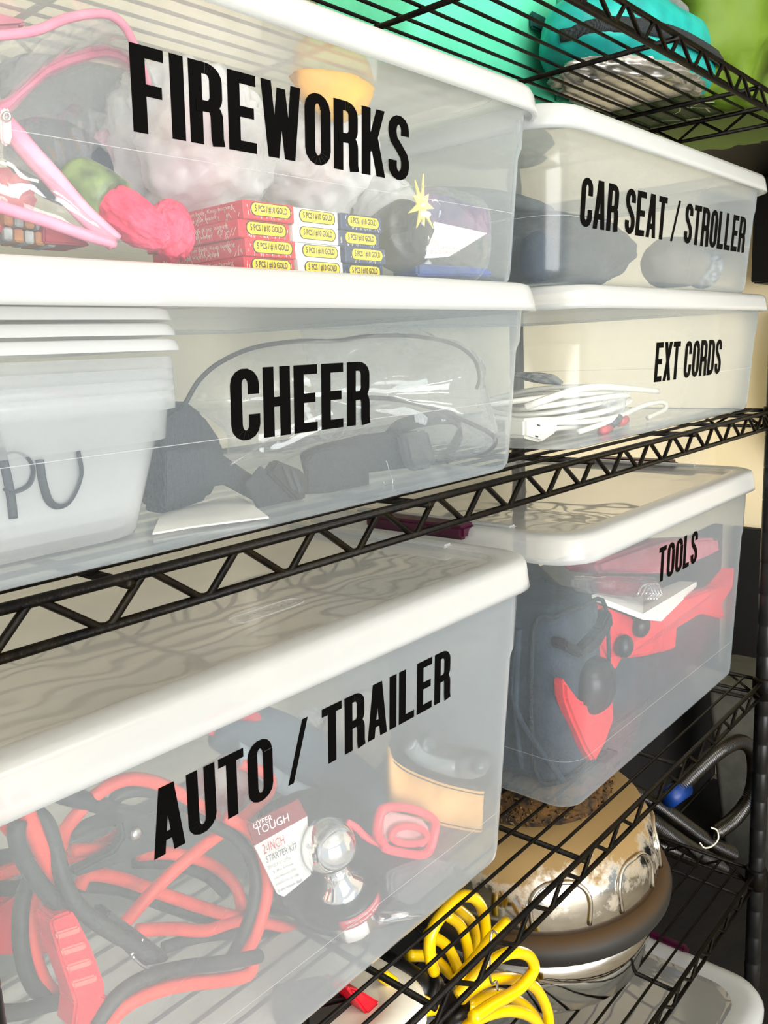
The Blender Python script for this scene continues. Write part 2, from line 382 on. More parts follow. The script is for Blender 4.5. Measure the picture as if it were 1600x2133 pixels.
# ================================================================== WIRE SHELVING RACK
RX0, RX1, RYB = 0.135, 1.355, 0.452
rack = thing('wire_shelving_rack', 'black epoxy wire shelving rack holding the clear labelled bins', 'shelving rack', (0.745, 0.226, 0))
pm = G(); pm.lathe((0, 0, 0), [(0.0127, 0.02)] + [q for i in range(1, 44) for q in ((0.0127, i * 0.05 - 0.0015), (0.0121, i * 0.05), (0.0127, i * 0.05 + 0.0015))] + [(0.0127, 2.2)], 16)
pme = pm.mesh('post', POST)
for (x, y) in ((RX1, 0), (RX1, RYB), (RX0, 0), (RX0, RYB)):
    p = place('post', pme, (x, y, 0), rack); WL[p] = Vector((x, y, 0))
    part('leveling_foot', G().lathe((x, y, 0), [(0.018, 0.0), (0.018, 0.008), (0.008, 0.012), (0.008, 0.03)], 12), BLACKP, p)
WIREL = G().tube([(RX0 + 0.012, 0, 0), (RX1 - 0.012, 0, 0)], 0.0019, 8).mesh('wire', WIRE)
CROSS = G().tube([(0, -0.0035, 0), (0, RYB + 0.0035, 0)], 0.0031, 8).mesh('cross_bar', WIRE)
def trussx(y, z, ph=0.0):
    g = G(); n = 18; pitch = (RX1 - RX0 - 0.044) / n; path = []
    x = RX0 + 0.022
    for i in range(n):
        for (dx, zz) in ((0.0, -0.0225), (0.004, -0.0235), (0.008, -0.0225), (pitch * 0.5 - 0.004, -0.0015), (pitch * 0.5, -0.0005), (pitch * 0.5 + 0.004, -0.0015)):
            path.append((x + i * pitch + dx, y, z + zz))
    path.append((RX1 - 0.02, y, z - 0.0225))
    return g.tube(path, 0.0024, 7)
def trussy(x, z):
    path = []; n = 6; pitch = (RYB - 0.04) / n
    for i in range(n): path += [(x, 0.02 + i * pitch, z - 0.0228), (x, 0.02 + (i + 0.5) * pitch, z - 0.001)]
    return G().tube(path + [(x, RYB - 0.02, z - 0.0228)], 0.0024, 7)
SHELVES = {'top': 1.769, 'mid': 1.3365, 'low': 0.9065, 'base': 0.569}
for nm, z in SHELVES.items():
    g = G()
    for zz, r in ((z, 0.0031), (z - 0.024, 0.0028)):
        for y in (0.0, RYB): g.tube([(RX0 + 0.014, y, zz), (RX1 - 0.014, y, zz)], r, 10)
        for x in (RX0, RX1): g.tube([(x, 0.014, zz), (x, RYB - 0.014, zz)], r, 10)
    for (x, y) in ((RX1, 0), (RX1, RYB), (RX0, 0), (RX0, RYB)):
        g.lathe((x, y, z - 0.03), [(0.0155, 0), (0.0168, 0.002), (0.0172, 0.033), (0.0155, 0.036)], 16, capb=True, capt=True)
    sh = part('shelf', g, WIRE, rack)
    for y in (0.0, RYB): part('truss_wire', trussx(y, z), WIRE, sh)
    for x in (RX0, RX1): part('truss_wire', trussy(x, z), WIRE, sh)
    for i in range(15): place('wire', WIREL, (0, 0.0285 + i * 0.0282, z + 0.0016), sh)
    for i in range(5): place('cross_bar', CROSS, (0.242 + i * 0.264 - (0.018 if nm in ('low', 'base') else 0.0) if nm != 'top' else 0.169 + i * 0.265, 0, z - 0.0036), sh)

# ================================================================== LIDDED BINS
def make_bin(label, x0, x1, yf, zb, t, h, txt=None, tx=None, depth=0.385, mould=0.063, logo=False, body=None):
    yb = yf + depth
    b = thing('lidded_storage_bin', label, 'storage bin', ((x0 + x1) / 2, (yf + yb) / 2, zb), 'translucent lidded storage bins')
    st = 0.0055
    def ring(z, ins, r, ex=0.0):
        k = t * z / h
        return rring(x0 - k + ins - ex, x1 + k - ins + ex, yf - k + ins, yb + k - ins, zb + z, r)
    hs = h * 0.76
    g = G().loft([ring(0.001, 0.014, 0.022), ring(0.001, 0.009, 0.026), ring(0.003, 0.0035, 0.030), ring(0.008, 0.0008, 0.033), ring(0.016, 0, 0.034), ring(h * 0.4, 0, 0.035), ring(hs - 0.004, 0, 0.036), ring(hs - 0.001, 0, 0.036, 0.001), ring(hs + 0.005, 0, 0.037, st), ring(h - 0.002, 0, 0.038, st), ring(h, -0.003, 0.04, st), ring(h, -0.008, 0.044, st)], capb=True)
    part('bin_body', g, body or MILK, b)
    # moulded line round the wall
    if mould:
        rr = [p for p in ring(mould, 0.0001, 0.035)]
        part('mould_line', G().tube(rr, 0.00022, 4, closed=True), MOULD, b)
    o = 0.012; hl = 0.019 if h < 0.2 else 0.026
    def lr(z, ins, r): 
        return rring(x0 - t - st - o + ins, x1 + t + st + o - ins, yf - t - o + ins, yb + t + o - ins, zb + h + z, r)
    zt = hl
    rings = [lr(-0.004, 0.0045, 0.046), lr(-0.004, 0.0, 0.05), lr(0.002, 0.0008, 0.05), lr(zt - 0.007, 0.0025, 0.049), lr(zt - 0.002, 0.005, 0.047), lr(zt, 0.010, 0.044), lr(zt, 0.029, 0.034), lr(zt - 0.0015, 0.031, 0.033), lr(zt - 0.0055, 0.033, 0.032), lr(zt - 0.006, 0.036, 0.030)]
    lid = G().loft(rings, capb=False, capt=True, mis=[0] * 7 + [1, 1, 1])
    lo = part('lid', lid, [LIDRIM, LIDTOP], b)
    # long grip groove moulded in each short end of the lid
    for xe in (x0 - t + 0.012, x1 + t - 0.012):
        part('lid_grip', G().box((xe, (yf + yb) / 2, zb + h + zt + 0.0006), (0.014, depth * 0.62, 0.004), bev=0.0018), LIDRIM, lo)
    if txt:
        lettering(txt, tx[0], tx[1], tx[2], tx[3], lambda z: yf - t * (z - zb) / h, b)
    if logo: return b, lo, zb + h + zt - 0.006
    return b, lo, zb + h + zt
bin_auto, lid_auto, zl_auto = make_bin('deep translucent bin lettered AUTO / TRAILER, nearest on the lower wire shelf', 0.135, 0.7026, 0.0615, 0.911, 0.0188, 0.3052, 'AUTO / TRAILER', (0.2692, 0.5886, 1.135, 1.1832), logo=True, body=MILKA)
bin_tools, _, _ = make_bin('deep translucent bin lettered TOOLS, right of the AUTO / TRAILER bin', 0.8092, 1.373 - 0.02, 0.0435, 0.911, 0.012, 0.309, 'TOOLS', (1.017, 1.147, 1.1427, 1.189))
for xl in (0.8092 - 0.012 - 0.012, 1.353 + 0.012 + 0.012):
    part('end_latch', G().box((xl, 0.236, 0.911 + 0.309 + 0.0215), (0.030, 0.15, 0.017), bev=0.004), MAGENTA, bin_tools, 'magenta end latch')
bin_cheer, _, zl_cheer = make_bin('shallow translucent bin lettered CHEER under the FIREWORKS bin', 0.092, 0.652, 0.006, 1.3405, 0.0096, 0.142, 'CHEER', (0.3217, 0.4456, 1.4007, 1.4438))
bin_ext, _, zl_ext = make_bin('shallow translucent bin lettered EXT CORDS under the CAR SEAT bin', 0.7686, 1.3127, 0.0185, 1.3405, 0.009, 0.146, 'EXT CORDS', (0.951, 1.161, 1.401, 1.446))
ZF = zl_cheer + 0.0005; ZC = zl_ext + 0.0005
bin_fire, _, zl_fire = make_bin('shallow translucent bin lettered FIREWORKS, topmost at the left', 0.138, 0.6975, 0.0299, ZF, 0.010, 1.652 - ZF, 'FIREWORKS', (0.2894, 0.5277, 1.5745, 1.6192))
bin_seat, _, _ = make_bin('shallow translucent bin lettered CAR SEAT / STROLLER, topmost at the right', 0.735, 1.2915, 0.02, ZC, 0.010, 1.646 - ZC, 'CAR SEAT / STROLLER', (0.777, 1.2423, 1.5605, 1.606))

# ================================================================== helpers for contents
def slab(pts, th, y=None, bev=0.0, d=(0, 1, 0), seg=2):
    """plate with real thickness: outline points (px,py[,y]) at their depth, extruded th along d, edges rounded"""
    P = [A(p[0], p[1], p[2] if len(p) > 2 else y) for p in pts]
    bm = bmesh.new(); vs = [bm.verts.new(p) for p in P]; f = bm.faces.new(vs)
    r = bmesh.ops.extrude_face_region(bm, geom=[f]); ex = [e for e in r['geom'] if isinstance(e, bmesh.types.BMVert)]
    bmesh.ops.translate(bm, verts=ex, vec=Vector(d) * th); bmesh.ops.recalc_face_normals(bm, faces=bm.faces[:])
    if bev: bmesh.ops.bevel(bm, geom=bm.edges[:], offset=bev, segments=seg, affect='EDGES', clamp_overlap=True)
    g = G(); bm.verts.index_update(); g.add([v.co.copy() for v in bm.verts], [[v.index for v in f.verts] for f in bm.faces], 0, False); bm.free(); return g
def tubepx(pts, r, y=None, n=8, sub=7, closed=False, g=None, flat=None):
    P = [A(p[0], p[1], p[2] if len(p) > 2 else y) for p in pts]
    return (g or G()).tube(smooth_path(P, sub, closed), r, n, closed, flat=flat)
def ribbon(path, wdir, wd, th=0.0012, g=None):
    """webbing: strip of width wd along wdir following path"""
    P = [Vector(p) for p in path]; rows = []
    for i, p in enumerate(P):
        d = Vector(wdir[i] if isinstance(wdir, list) else wdir).normalized(); rows.append([p - d * wd / 2, p, p + d * wd / 2])
    return (g or G()).sheet(rows, th)

# ================================================================== FIREWORKS BIN CONTENTS (floor at ZF)
zf = ZF + 0.002; XMAX = 0.688; ZLIM = (ZF + 0.0018, 1.6625)
# twelve cartons of sparklers, 4 high, red / white / navy
CARD = {'red': pbr('red_carton', '#d2102c', 0.45, col2='#c00c26', nscale=18), 'white': pbr('white_carton', '#f2efe6', 0.5, var=0.03), 'navy': pbr('navy_carton', '#16264f', 0.45, col2='#22386c', nscale=20)}
BADGE = pbr('yellow_badge', '#e8c90c', 0.5, var=0.03); BADGEK = pbr('badge_ink', '#2a2410', 0.6); STREAK = pbr('white_spark_print', '#f6e9d8', 0.6); STREAKB = pbr('grey_spark_print', '#a9aebb', 0.6)
order = ['top', 'second', 'third', 'bottom']
bw, bh, bl = 0.0452, 0.0116, 0.105
for ci, cname in enumerate(('red', 'white', 'navy')):
    for k in range(4):
        x0 = 0.3795 + ci * 0.0466 + (0.0015, -0.001, 0.002, 0.001)[k] + (0.0006 * k if ci == 2 else 0); y0 = 0.045 + (0.0, 0.003, 0.001, 0.0025)[(k + ci) % 4]; z0 = zf + (3 - k) * (bh + 0.0002) - 0.0
        lab = '%s sparkler carton with yellow end badge, %s of the %s stack' % (cname, order[k], cname)
        c = thing('sparkler_carton', lab, 'box', (x0 + bw / 2, y0 + bl / 2, z0), 'sparkler cartons in the fireworks bin')
        part('carton', G().box((x0 + bw / 2, y0 + bl / 2, z0 + bh / 2), (bw, bl, bh), bev=0.0006, seg=1), CARD[cname], c)
        g = G(); r_ = bh * 0.33; cxm = x0 + bw * 0.53; czm = z0 + bh * 0.56; hw = bw * 0.38
        pts = [(hw - r_ + r_ * math.cos(R_(a)), r_ * math.sin(R_(a))) for a in range(-90, 91, 15)] + [(-hw + r_ + r_ * math.cos(R_(a)), r_ * math.sin(R_(a))) for a in range(90, 271, 15)]
        g.add([(cxm + p[0] * 1.06, y0 - 0.0002, czm + p[1] * 1.14) for p in pts], [list(range(len(pts)))], 1); g.add([(cxm + p[0], y0 - 0.0003, czm + p[1]) for p in pts], [list(range(len(pts)))], 0)
        bd = part('end_badge', g, [BADGE, BADGEK], c)
        part('badge_text', text_mesh('5 PCS / #10 GOLD', (cxm - hw * 0.84, y0 - 0.0005, czm - r_ * 0.55), (1, 0, 0), (0, 0, 1), hw * 1.68, r_ * 1.25, bold=0.03), BADGEK, bd)
        g = G()
        for q in range(16):
            u = random.uniform(0.03, 0.97); zq = random.uniform(0.05, 0.7)
            if abs(u - 0.53) < 0.38 and 0.2 < zq: zq = random.uniform(0.0, 0.12)
            xq = x0 + bw * u; hq = bh * random.uniform(0.12, 0.28); sx = random.uniform(-0.4, 0.4) * hq
            zz = z0 + bh * zq
            g.add([(xq, y0 - 0.00015, zz), (xq + 0.0003, y0 - 0.00015, zz), (xq + sx + 0.0003, y0 - 0.00015, zz + hq), (xq + sx, y0 - 0.00015, zz + hq)], [[0, 1, 2, 3]])
        if cname == 'red':
            for q in range(34):
                yq = y0 + bl * random.uniform(0.02, 0.98); hq = bh * random.uniform(0.2, 0.5); zz = z0 + bh * random.uniform(0.0, 0.5); sy = random.uniform(-1, 1) * hq
                g.add([(x0 - 0.0002, yq, zz), (x0 - 0.0002, yq + 0.0006, zz), (x0 - 0.0002, yq + sy + 0.0005, zz + hq), (x0 - 0.0002, yq + sy, zz + hq)], [[0, 3, 2, 1]])
            for q, t_ in enumerate(('extended away from body. Keep burning', 'After use place wire in water')):
                tm = text_mesh(t_, (x0 - 0.0004, y0 + bl * 0.88, z0 + bh * (0.56 - 0.38 * q)), (0, -1, 0), (0, 0, 1), bl * (0.78 - 0.16 * q), bh * 0.30)
                part('warning_text', tm, STREAK, c)
        part('spark_print', g, STREAKB if cname == 'white' else STREAK, c)
# clear vinyl bag with pink binding
vb = thing('clear_vinyl_bag', 'clear vinyl bag with pink binding and zip at the left of the fireworks bin', 'bag', (0.25, 0.13, zf))
low = [(-60, 405, .06), (0, 430, .06), (100, 462, .057), (180, 490, .054), (240, 506, .052)]
diag = [(-40, 215, .075), (14, 262, .070), (60, 315, .064), (110, 370, .060), (170, 440, .055), (240, 506, .052)]
upA = [(-40, 75, .075), (20, 72, .075), (80, 62, .076), (140, 38, .078), (210, 28, .08), (250, 45, .084), (278, 90, .09), (310, 180, .11)]
upB = [(-40, 235, .09), (14, 222, .10), (50, 185, .11), (105, 140, .125), (160, 118, .135), (215, 106, .145), (262, 120, .155), (300, 160, .17), (318, 215, .18)]
part('binding', tubepx(low, 0.0030, n=8, flat=(1, 1.2)), PINK, vb); part('binding', tubepx(diag, 0.0046, n=8, flat=(0.6, 1.25)), PINK, vb)
part('binding', tubepx(upA, 0.0027), PINK, vb); part('binding', tubepx(upB, 0.0034, flat=(0.7, 1.2)), PINK, vb)
def lofted(pa, pb, m=14):
    a = smooth_path([A(*p) for p in pa], 6); b = smooth_path([A(*p) for p in pb], 6); f = lambda q, t: q[min(len(q) - 1, int(t * (len(q) - 1) + 0.5))]
    rows = []
    for i in range(m + 1):
        t = i / m; p = f(a, t); q = f(b, t)
        rows.append([p.lerp(q, s / 6) + Vector((0, -0.008 * math.sin(math.pi * s / 6) + 0.002 * noise.noise(Vector((i, s, 3.3))), 0)) for s in range(7)])
    return G().sheet(rows, 0.0006)
part('front_panel', lofted(diag, low), VINYL, vb); part('top_panel', lofted(upA, upB), VINYLH, vb); part('side_panel', lofted(upB, [(-40, 300, .07), (60, 360, .08), (150, 410, .10), (240, 440, .13), (330, 400, .17)]), VINYLH, vb)
zp = part('zip_pull', slab([(2, 232), (14, 222), (24, 232), (27, 290), (20, 303), (9, 303), (3, 292)], 0.003, y=0.062, bev=0.001), pbr('pale_pink_pull', '#f6c9c4', 0.4), vb)
part('pull_ring', G().tube(smooth_path([A(14 + 7 * math.cos(R_(a)), 243 + 8 * math.sin(R_(a)), 0.061) for a in range(0, 360, 45)], 4, True), 0.0010, 6, True), STEEL, vb)
# what is in the vinyl bag
single('firecracker_pack', slab([(-40, 350), (40, 345), (90, 400), (70, 450), (20, 500), (-40, 500)], 0.05, y=0.075, bev=0.004), pbr('dark_red_wrapper', '#a83436', 0.4, col2='#c8625c', nscale=60, bump=0.4), 'dark red wrapped firework pack inside the pink trimmed bag', 'firework')
PACKM = [pbr('brown_print', '#a86a3c', 0.6, col2='#c49058', nscale=80), pbr('silver_print', '#b9b9b4', 0.4, col2='#6f6f6c', nscale=60)]
fb = thing('firecracker_brick', 'row of small brown and silver firecracker packets at the bottom of the pink trimmed bag', 'firework', A(60, 500, .07))
for i in range(5):
    for k in range(2):
        a = 10 + i * 22; b = 440 + k * 32 + i * 3
        part('packet', slab([(a, b), (a + 19, b + 3), (a + 20, b + 31), (a + 1, b + 28)], 0.02, y=0.069 + 0.002 * ((i + k) % 2), bev=0.001, seg=1), PACKM[(i + k) % 2], fb)
single('red_carton', slab([(92, 462), (150, 470), (190, 512), (92, 506)], 0.03, y=0.066, bev=0.001), pbr('red_carton_plain', '#b43a44', 0.5), 'small red carton beside the firecracker packets', 'box')
single('knitted_beanie', G().blob(A(130, 345, .14), (0.036, 0.03, 0.026), 4, 0.06, 2, flatz=-0.7, rot=(0, 0.4, 0)), NAVYF, 'black rounded fabric beanie behind the pink zip band', 'hat')
single('grey_fabric_pouch', G().blob(A(190, 215, .21), (0.062, 0.03, 0.05), 4, 0.10, 2.2, seed=2, p=3), GREYF, 'grey fabric pouch seen under the upper pink binding', 'pouch')
single('pink_ruffle', G().tube(smooth_path([A(170 + i * 22, 330 - i * 9 + (8 if i % 2 else -6), .17) for i in range(7)], 4), lambda t: 0.007 + 0.003 * math.sin(t * 20), 8, flat=(0.5, 1.3)), pbr('dusty_pink_cloth', '#c98a98', 0.8, bump=0.5), 'dusty pink ruffled cloth edge under the grey pouch', 'cloth')
single('pink_carton', slab([(-30, -40), (35, -20), (62, 30), (55, 62), (-30, 68)], 0.04, y=0.14, bev=0.004), pbr('pink_carton', '#e58a98', 0.6, col2='#d8788a'), 'pink carton in the upper left corner of the fireworks bin', 'box')
# fountain firework with pink tissue
ff = thing('fountain_firework', 'green patterned tube firework with coral tissue end beside the red cartons', 'firework', A(300, 520, .07))
a0 = A(150, 368, .10); a1 = A(236, 428, .075); dr = (a1 - a0).normalized(); q = Vector((0, 0, 1)).rotation_difference(dr).to_matrix()
part('wrapper', G().lathe(a0, [(0.012, 0), (0.0155, 0.006), (0.017, (a1 - a0).length * 0.6), (0.0165, (a1 - a0).length), (0.0145, (a1 - a0).length + 0.001)], 28, mtx=q), pbr('green_floral_wrapper', '#8ba05c', 0.4, col2='#3b4736', nscale=45), ff)
g = G().blob(a1 + dr * 0.012, (0.0125, 0.0125, 0.026), 5, 0.22, 2.6, ridged=True, seed=4); bk = [v - (a1 + dr * 0.012) for v in g.v]; g.v = [q @ v + a1 + dr * 0.012 for v in bk]
part('tissue_end', g, CORAL, ff)
g = G().blob(A(358, 482, .080), (0.013, 0.011, 0.017), 5, 0.25, 2.4, ridged=True, seed=6)
part('tissue_fan', g, CORAL, ff)
part('price_tag', slab([(205, 428), (212, 396), (220, 392), (214, 430)], 0.001, y=0.078), WHITEP, ff)
# white shopping bags
def plastic_bag(label, c, d, seed, inner, knot=True, d2=None):
    b = thing('plastic_shopping_bag', label, 'bag', (c[0], c[1], c[2] - d[2]), 'thin white shopping bags')
    part('film', G().blob(c, d, 5, 0.24, 2.3, ridged=True, seed=seed), BAGW, b)
    part('bag_contents', G().blob(c - Vector((0, -0.004, d[2] * 0.1)), (d[0] * 0.78, d[1] * 0.7, d[2] * 0.74), 4, 0.12, 2.5, seed=seed + 1), inner, b)
    if knot:
        for a in (-1, 1): part('bag_handle', G().tube(smooth_path([c + Vector((0, 0, d[2] * 0.8)), c + Vector((a * d[0] * 0.25, -0.004, d[2] * 1.05)), c + Vector((a * d[0] * 0.5, -0.006, d[2] * 1.15))], 5), lambda t: 0.004 + 0.006 * t, 8, flat=(1, 0.35)), BAGW, b)
    return b
PINKIN = pbr('pale_pink_packets', '#f59aa2', 0.7, col2='#f6c98a', nscale=20)
plastic_bag('white shopping bag full of pale pink packets behind the letters FIR', A(400, 305, .155), (0.056, 0.05, 0.055), 1, PINKIN)
plastic_bag('white shopping bag with red print behind the letters WORK', A(640, 330, .17), (0.062, 0.05, 0.052), 3, pbr('peach_packets', '#f0a793', 0.7, col2='#f4e3d2', nscale=25))
single('knotted_bag', G().blob(A(800, 450, .12), (0.022, 0.03, 0.03), 4, 0.3, 2.4, ridged=True, seed=9), BAGW, 'crumpled white bag knot between the navy cartons and the toy pack', 'bag')
# reflected glow of a warm lamp, put in as a solid yellow blob
single('yellow_glow', G().blob(A(695, 165, .10), (0.042, 0.022, 0.030), 4, 0.12, 2.0, seed=5), pbr('glow_yellow', '#eea400', 0.5, col2='#f5c820', nscale=12), 'yellow blob standing in for warm lamp glow behind the letter O of FIREWORKS', 'pouch')
# clear blister pack: black wheel, purple card, yellow burst, leaflet
bp_ = thing('firework_assortment_pack', 'clear blister pack with black wheel and purple card at the right of the fireworks bin', 'firework', A(900, 560, .12))
part('blister_shell', inside(G().blob((0.632, 0.088, 1.548), (0.060, 0.045, 0.042), 5, 0.04, 2.0, p=3.2, seed=3), 0.692, 0.034), VINYL, bp_)
part('wheel', G().lathe(A(836, 492, .095), [(0.012, -0.016), (0.026, -0.016), (0.029, -0.011), (0.029, 0.011), (0.026, 0.016), (0.012, 0.016)], 36, mtx=Matrix.Rotation(R_(80), 3, 'X') @ Matrix.Rotation(R_(-8), 3, 'Y')), BLACKP, bp_)
part('purple_card', slab([(870, 398, .10), (935, 408, .085), (1020, 440, .056), (1022, 492, .056), (960, 500, .076), (890, 470, .095)], 0.002), pbr('purple_print', '#2a2358', 0.4, col2='#7c3f6e', nscale=22), bp_)
g = G(); c0 = A(880, 428, .066); pts = []
for i in range(18):
    r1 = (0.022 if i % 2 == 0 else 0.009) * (1 + 0.25 * math.sin(i * 2.1)); a = R_(i * 20); pts.append((r1 * math.cos(a), r1 * math.sin(a)))
part('yellow_burst', g.prism(pts, c0, (1, 0.2, 0), (0, 0, 1), 0.001), pbr('burst_yellow', '#f2d85a', 0.5, col2='#f6e9a8'), bp_)
part('leaflet', slab([(890, 492, .078), (905, 462, .078), (1015, 486, .05), (960, 520, .058), (935, 535, .062), (860, 540, .08)], 0.001), WHITEP, bp_)
part('leaflet_print', text_mesh('CAUTION\nSHOOTS FLAMING BALLS\nUSE OUTDOORS ONLY', A(893, 528, .0655), (0.97, -0.24, 0), (0, 0, 1), 0.034, 0.011), pbr('grey_print', '#a58a90', 0.7), bp_)
part('blue_tray', slab([(870, 548, .085), (1025, 560, .052), (1030, 575, .052), (870, 575, .085)], 0.03, bev=0.002), BLUEP, bp_)

# ================================================================== CHEER BIN CONTENTS (floor ~1.344)
zc = 1.3425; XMAX = 0.645; ZLIM = (1.3419, 1.4945)
def deli(zb, hh, k, label):
    x1 = 0.303; x0 = 0.135; y0 = 0.062; y1 = 0.20
    t_ = thing('deli_container', label, 'container', ((x0 + x1) / 2, (y0 + y1) / 2, zb), 'nested clear food tubs')
    def rg(z, e, r=0.028): return rring(x0 - e, x1 + e, y0 - e, y1 + e, zb + z, r)
    part('tub', G().loft([rg(0.0, -0.005), rg(0.0015, -0.001), rg(0.005, 0.0), rg(hh * 0.66, 0.012), rg(hh * 0.67, 0.0165), rg(hh - 0.012, 0.0185), rg(hh - 0.011, 0.022), rg(hh, 0.0225), rg(hh, 0.0205)]), DELI, t_)
    return t_
tub = deli(zc, 0.090, 0, 'bottom clear food tub with black marker writing in the cheer bin')
for i, w_ in enumerate(('second', 'third', 'fourth')): deli(zc + 0.0068 * (i + 1), 0.090, i + 1, '%s clear food tub up, nested in the tub with marker writing' % w_)
for i, w_ in enumerate(('lowest', 'second lowest', 'second highest', 'topmost')):
    zb = 1.4565 + i * 0.0090; e = 0.0265 - i * 0.0012
    g = G().loft([rring(0.135 - e, 0.303 + e, 0.062 - e, 0.20 + e, zb, 0.03), rring(0.135 - e, 0.303 + e, 0.062 - e, 0.20 + e, zb + 0.002, 0.03), rring(0.135 - e + 0.001, 0.303 + e - 0.001, 0.062 - e + 0.001, 0.2 + e - 0.001, zb + 0.006, 0.03), rring(0.135 - e + 0.004, 0.303 + e - 0.004, 0.062 - e + 0.004, 0.2 + e - 0.004, zb + 0.007, 0.028)], capb=False, capt=True)
    single('tub_lid', g, DELILID, '%s white plastic lid of the stack on the food tubs' % w_, 'lid', 'stacked white tub lids')
# marker writing 'pu' on the tub
MARK = pbr('black_marker', '#2c3138', 0.6); MARKF = pbr('grey_marker', '#596066', 0.6)
def onface(px, py):
    y = 0.056
    for _ in range(4): z = A(px, py, y).z; y = 0.062 - 0.012 * (z - zc - 0.005) / 0.056 - 0.0012
    return (px, py, y)
def mark(pts): return tubepx([onface(*p) for p in pts], 0.0024, flat=(1, 0.25))
part('marker_stroke', mark([(28, 1080), (22, 1030), (5, 950), (-10, 900)]), MARK, tub)
part('marker_stroke', mark([(2, 955), (15, 945), (40, 943), (62, 960), (68, 985), (58, 1010), (30, 1024), (8, 1020)]), MARK, tub)
part('marker_stroke', mark([(82, 958), (88, 1000), (100, 1040), (118, 1055), (140, 1050), (158, 1025), (170, 985), (163, 940)]), MARK, tub)
for pts in ([(75, 1010), (70, 940), (78, 870), (100, 835), (115, 850), (120, 930)], [(110, 1015), (103, 960), (106, 905)], [(150, 930), (155, 870), (170, 850), (190, 880), (195, 935)], [(195, 980), (205, 930), (230, 915)], [(225, 968), (240, 962), (258, 945)], [(0, 840), (30, 835)], [(5, 900), (15, 890), (25, 910), (10, 980)]):
    part('marker_stroke', tubepx(pts, 0.0030, 0.192, flat=(1, 0.2)), MARKF, tub)
single('paper_stack', slab([(-30, 830), (95, 812), (255, 845), (255, 1000), (-30, 1020)], 0.006, y=0.16, bev=0.001), WHITEP, 'white papers standing inside the food tubs', 'paper')
single('red_tab', slab([(92, 812), (105, 806), (190, 828), (185, 836)], 0.004, y=0.154), pbr('faded_red_card', '#d98a80', 0.6), 'faded red card edge on top of the papers in the tubs', 'card')
# clear bag with black piping
cb = thing('clear_stadium_bag', 'crumpled clear plastic bag with black piping in the cheer bin', 'bag', A(700, 950, .16))
def pillow(outline, depth, th, seed):
    """puffed clear pouch: outline pixels at depth, bulging both ways"""
    P = [A(p[0], p[1], depth) for p in outline]; P = smooth_path(P, 4, True); c = sum(P, Vector()) / len(P); g = G(); n = len(P)
    for sgn in (-1, 1):
        rings = []
        for k in range(9):
            f = k / 8; rg = []
            for p in P:
                q = c.lerp(p, 1 - f * 0.98); b = math.sqrt(max(0, 1 - (1 - f) ** 2)); wv = 0.010 * noise.noise(q * 28 + Vector((seed, 0, sgn))) + 0.004 * noise.noise(q * 70)
                rg.append(q + Vector((0, sgn * (th * b) + wv * b, 0)))
            rings.append(rg)
        g.loft(rings, capb=False, capt=True)
    return g
ol = [(385, 842), (415, 790), (460, 752), (530, 720), (620, 705), (700, 703), (760, 694), (850, 675), (905, 700), (965, 715), (998, 760), (1000, 815), (1030, 905), (1005, 945), (900, 965), (780, 930), (650, 925), (545, 972), (478, 970), (472, 905), (420, 862)]
part('pouch', inside(pillow(ol, 0.13, 0.045, 2.0), 0.648, 0.012), VINYLH, cb)
part('piping', tubepx([(385, 842), (415, 792), (460, 754), (530, 724), (620, 711), (700, 710), (770, 700), (860, 700), (940, 715), (985, 745), (999, 785), (993, 810)], 0.0019, 0.122), BLACKP, cb)
part('piping', tubepx([(765, 828), (830, 833), (900, 850), (965, 875), (1020, 902), (1032, 920), (1015, 940), (960, 952), (900, 962)], 0.0022, 0.108), BLACKP, cb)
part('crease', tubepx([(480, 968), (540, 930), (620, 870), (700, 840)], 0.0012, 0.08), VINYL, cb)
# black harness of webbing with buckles and mesh
hs_ = thing('black_webbing_harness', 'black webbing straps with plastic buckles and mesh in the cheer bin', 'strap', A(560, 1040, .08))
part('mesh_panel', slab([(330, 870), (385, 830), (430, 865), (470, 925), (475, 975), (440, 1040), (345, 1075), (322, 1060)], 0.02, y=0.105, bev=0.004), BLACK, hs_)
def strap(a, b, c_, d_, y, th=0.003): return slab([a, b, c_, d_], th, y=y, bev=0.0008, seg=1)
part('webbing', slab([(345, 940), (440, 930), (520, 985), (560, 1010), (545, 1050), (470, 1010), (400, 1020), (345, 1060)], 0.004, y=0.085, bev=0.001), BLACK, hs_)
part('webbing', strap((545, 970), (622, 1046), (540, 1066), (512, 1010), 0.072), BLACK, hs_)
part('buckle', slab([(578, 958), (632, 980), (645, 1000), (638, 1042), (622, 1046), (560, 985)], 0.009, y=0.068, bev=0.002), BLACKP, hs_)
for k in range(2): part('buckle_slot', slab([(590 + 18 * k, 972 + 8 * k), (598 + 18 * k, 975 + 8 * k), (618 + 14 * k, 1020 + 6 * k), (610 + 14 * k, 1022 + 6 * k)], 0.002, y=0.0665), DGREYF, hs_)
part('webbing', slab([(640, 960), (655, 940), (700, 930), (770, 925), (772, 1018), (690, 1028), (640, 1030)], 0.005, y=0.07, bev=0.0015), BLACK, hs_)
part('webbing', slab([(630, 945), (660, 930), (760, 905), (860, 895), (880, 930), (900, 965), (850, 975), (770, 985), (640, 990)], 0.005, y=0.082, bev=0.0015), BLACK, hs_)
part('webbing', ribbon(smooth_path([A(805, 915, .09), A(830, 890, .09), A(880, 875, .092), A(940, 870, .094), A(960, 895, .092), A(945, 930, .088), A(930, 955, .085)], 6), (0.1, 0.2, 1), 0.013, 0.0025), BLACK, hs_)
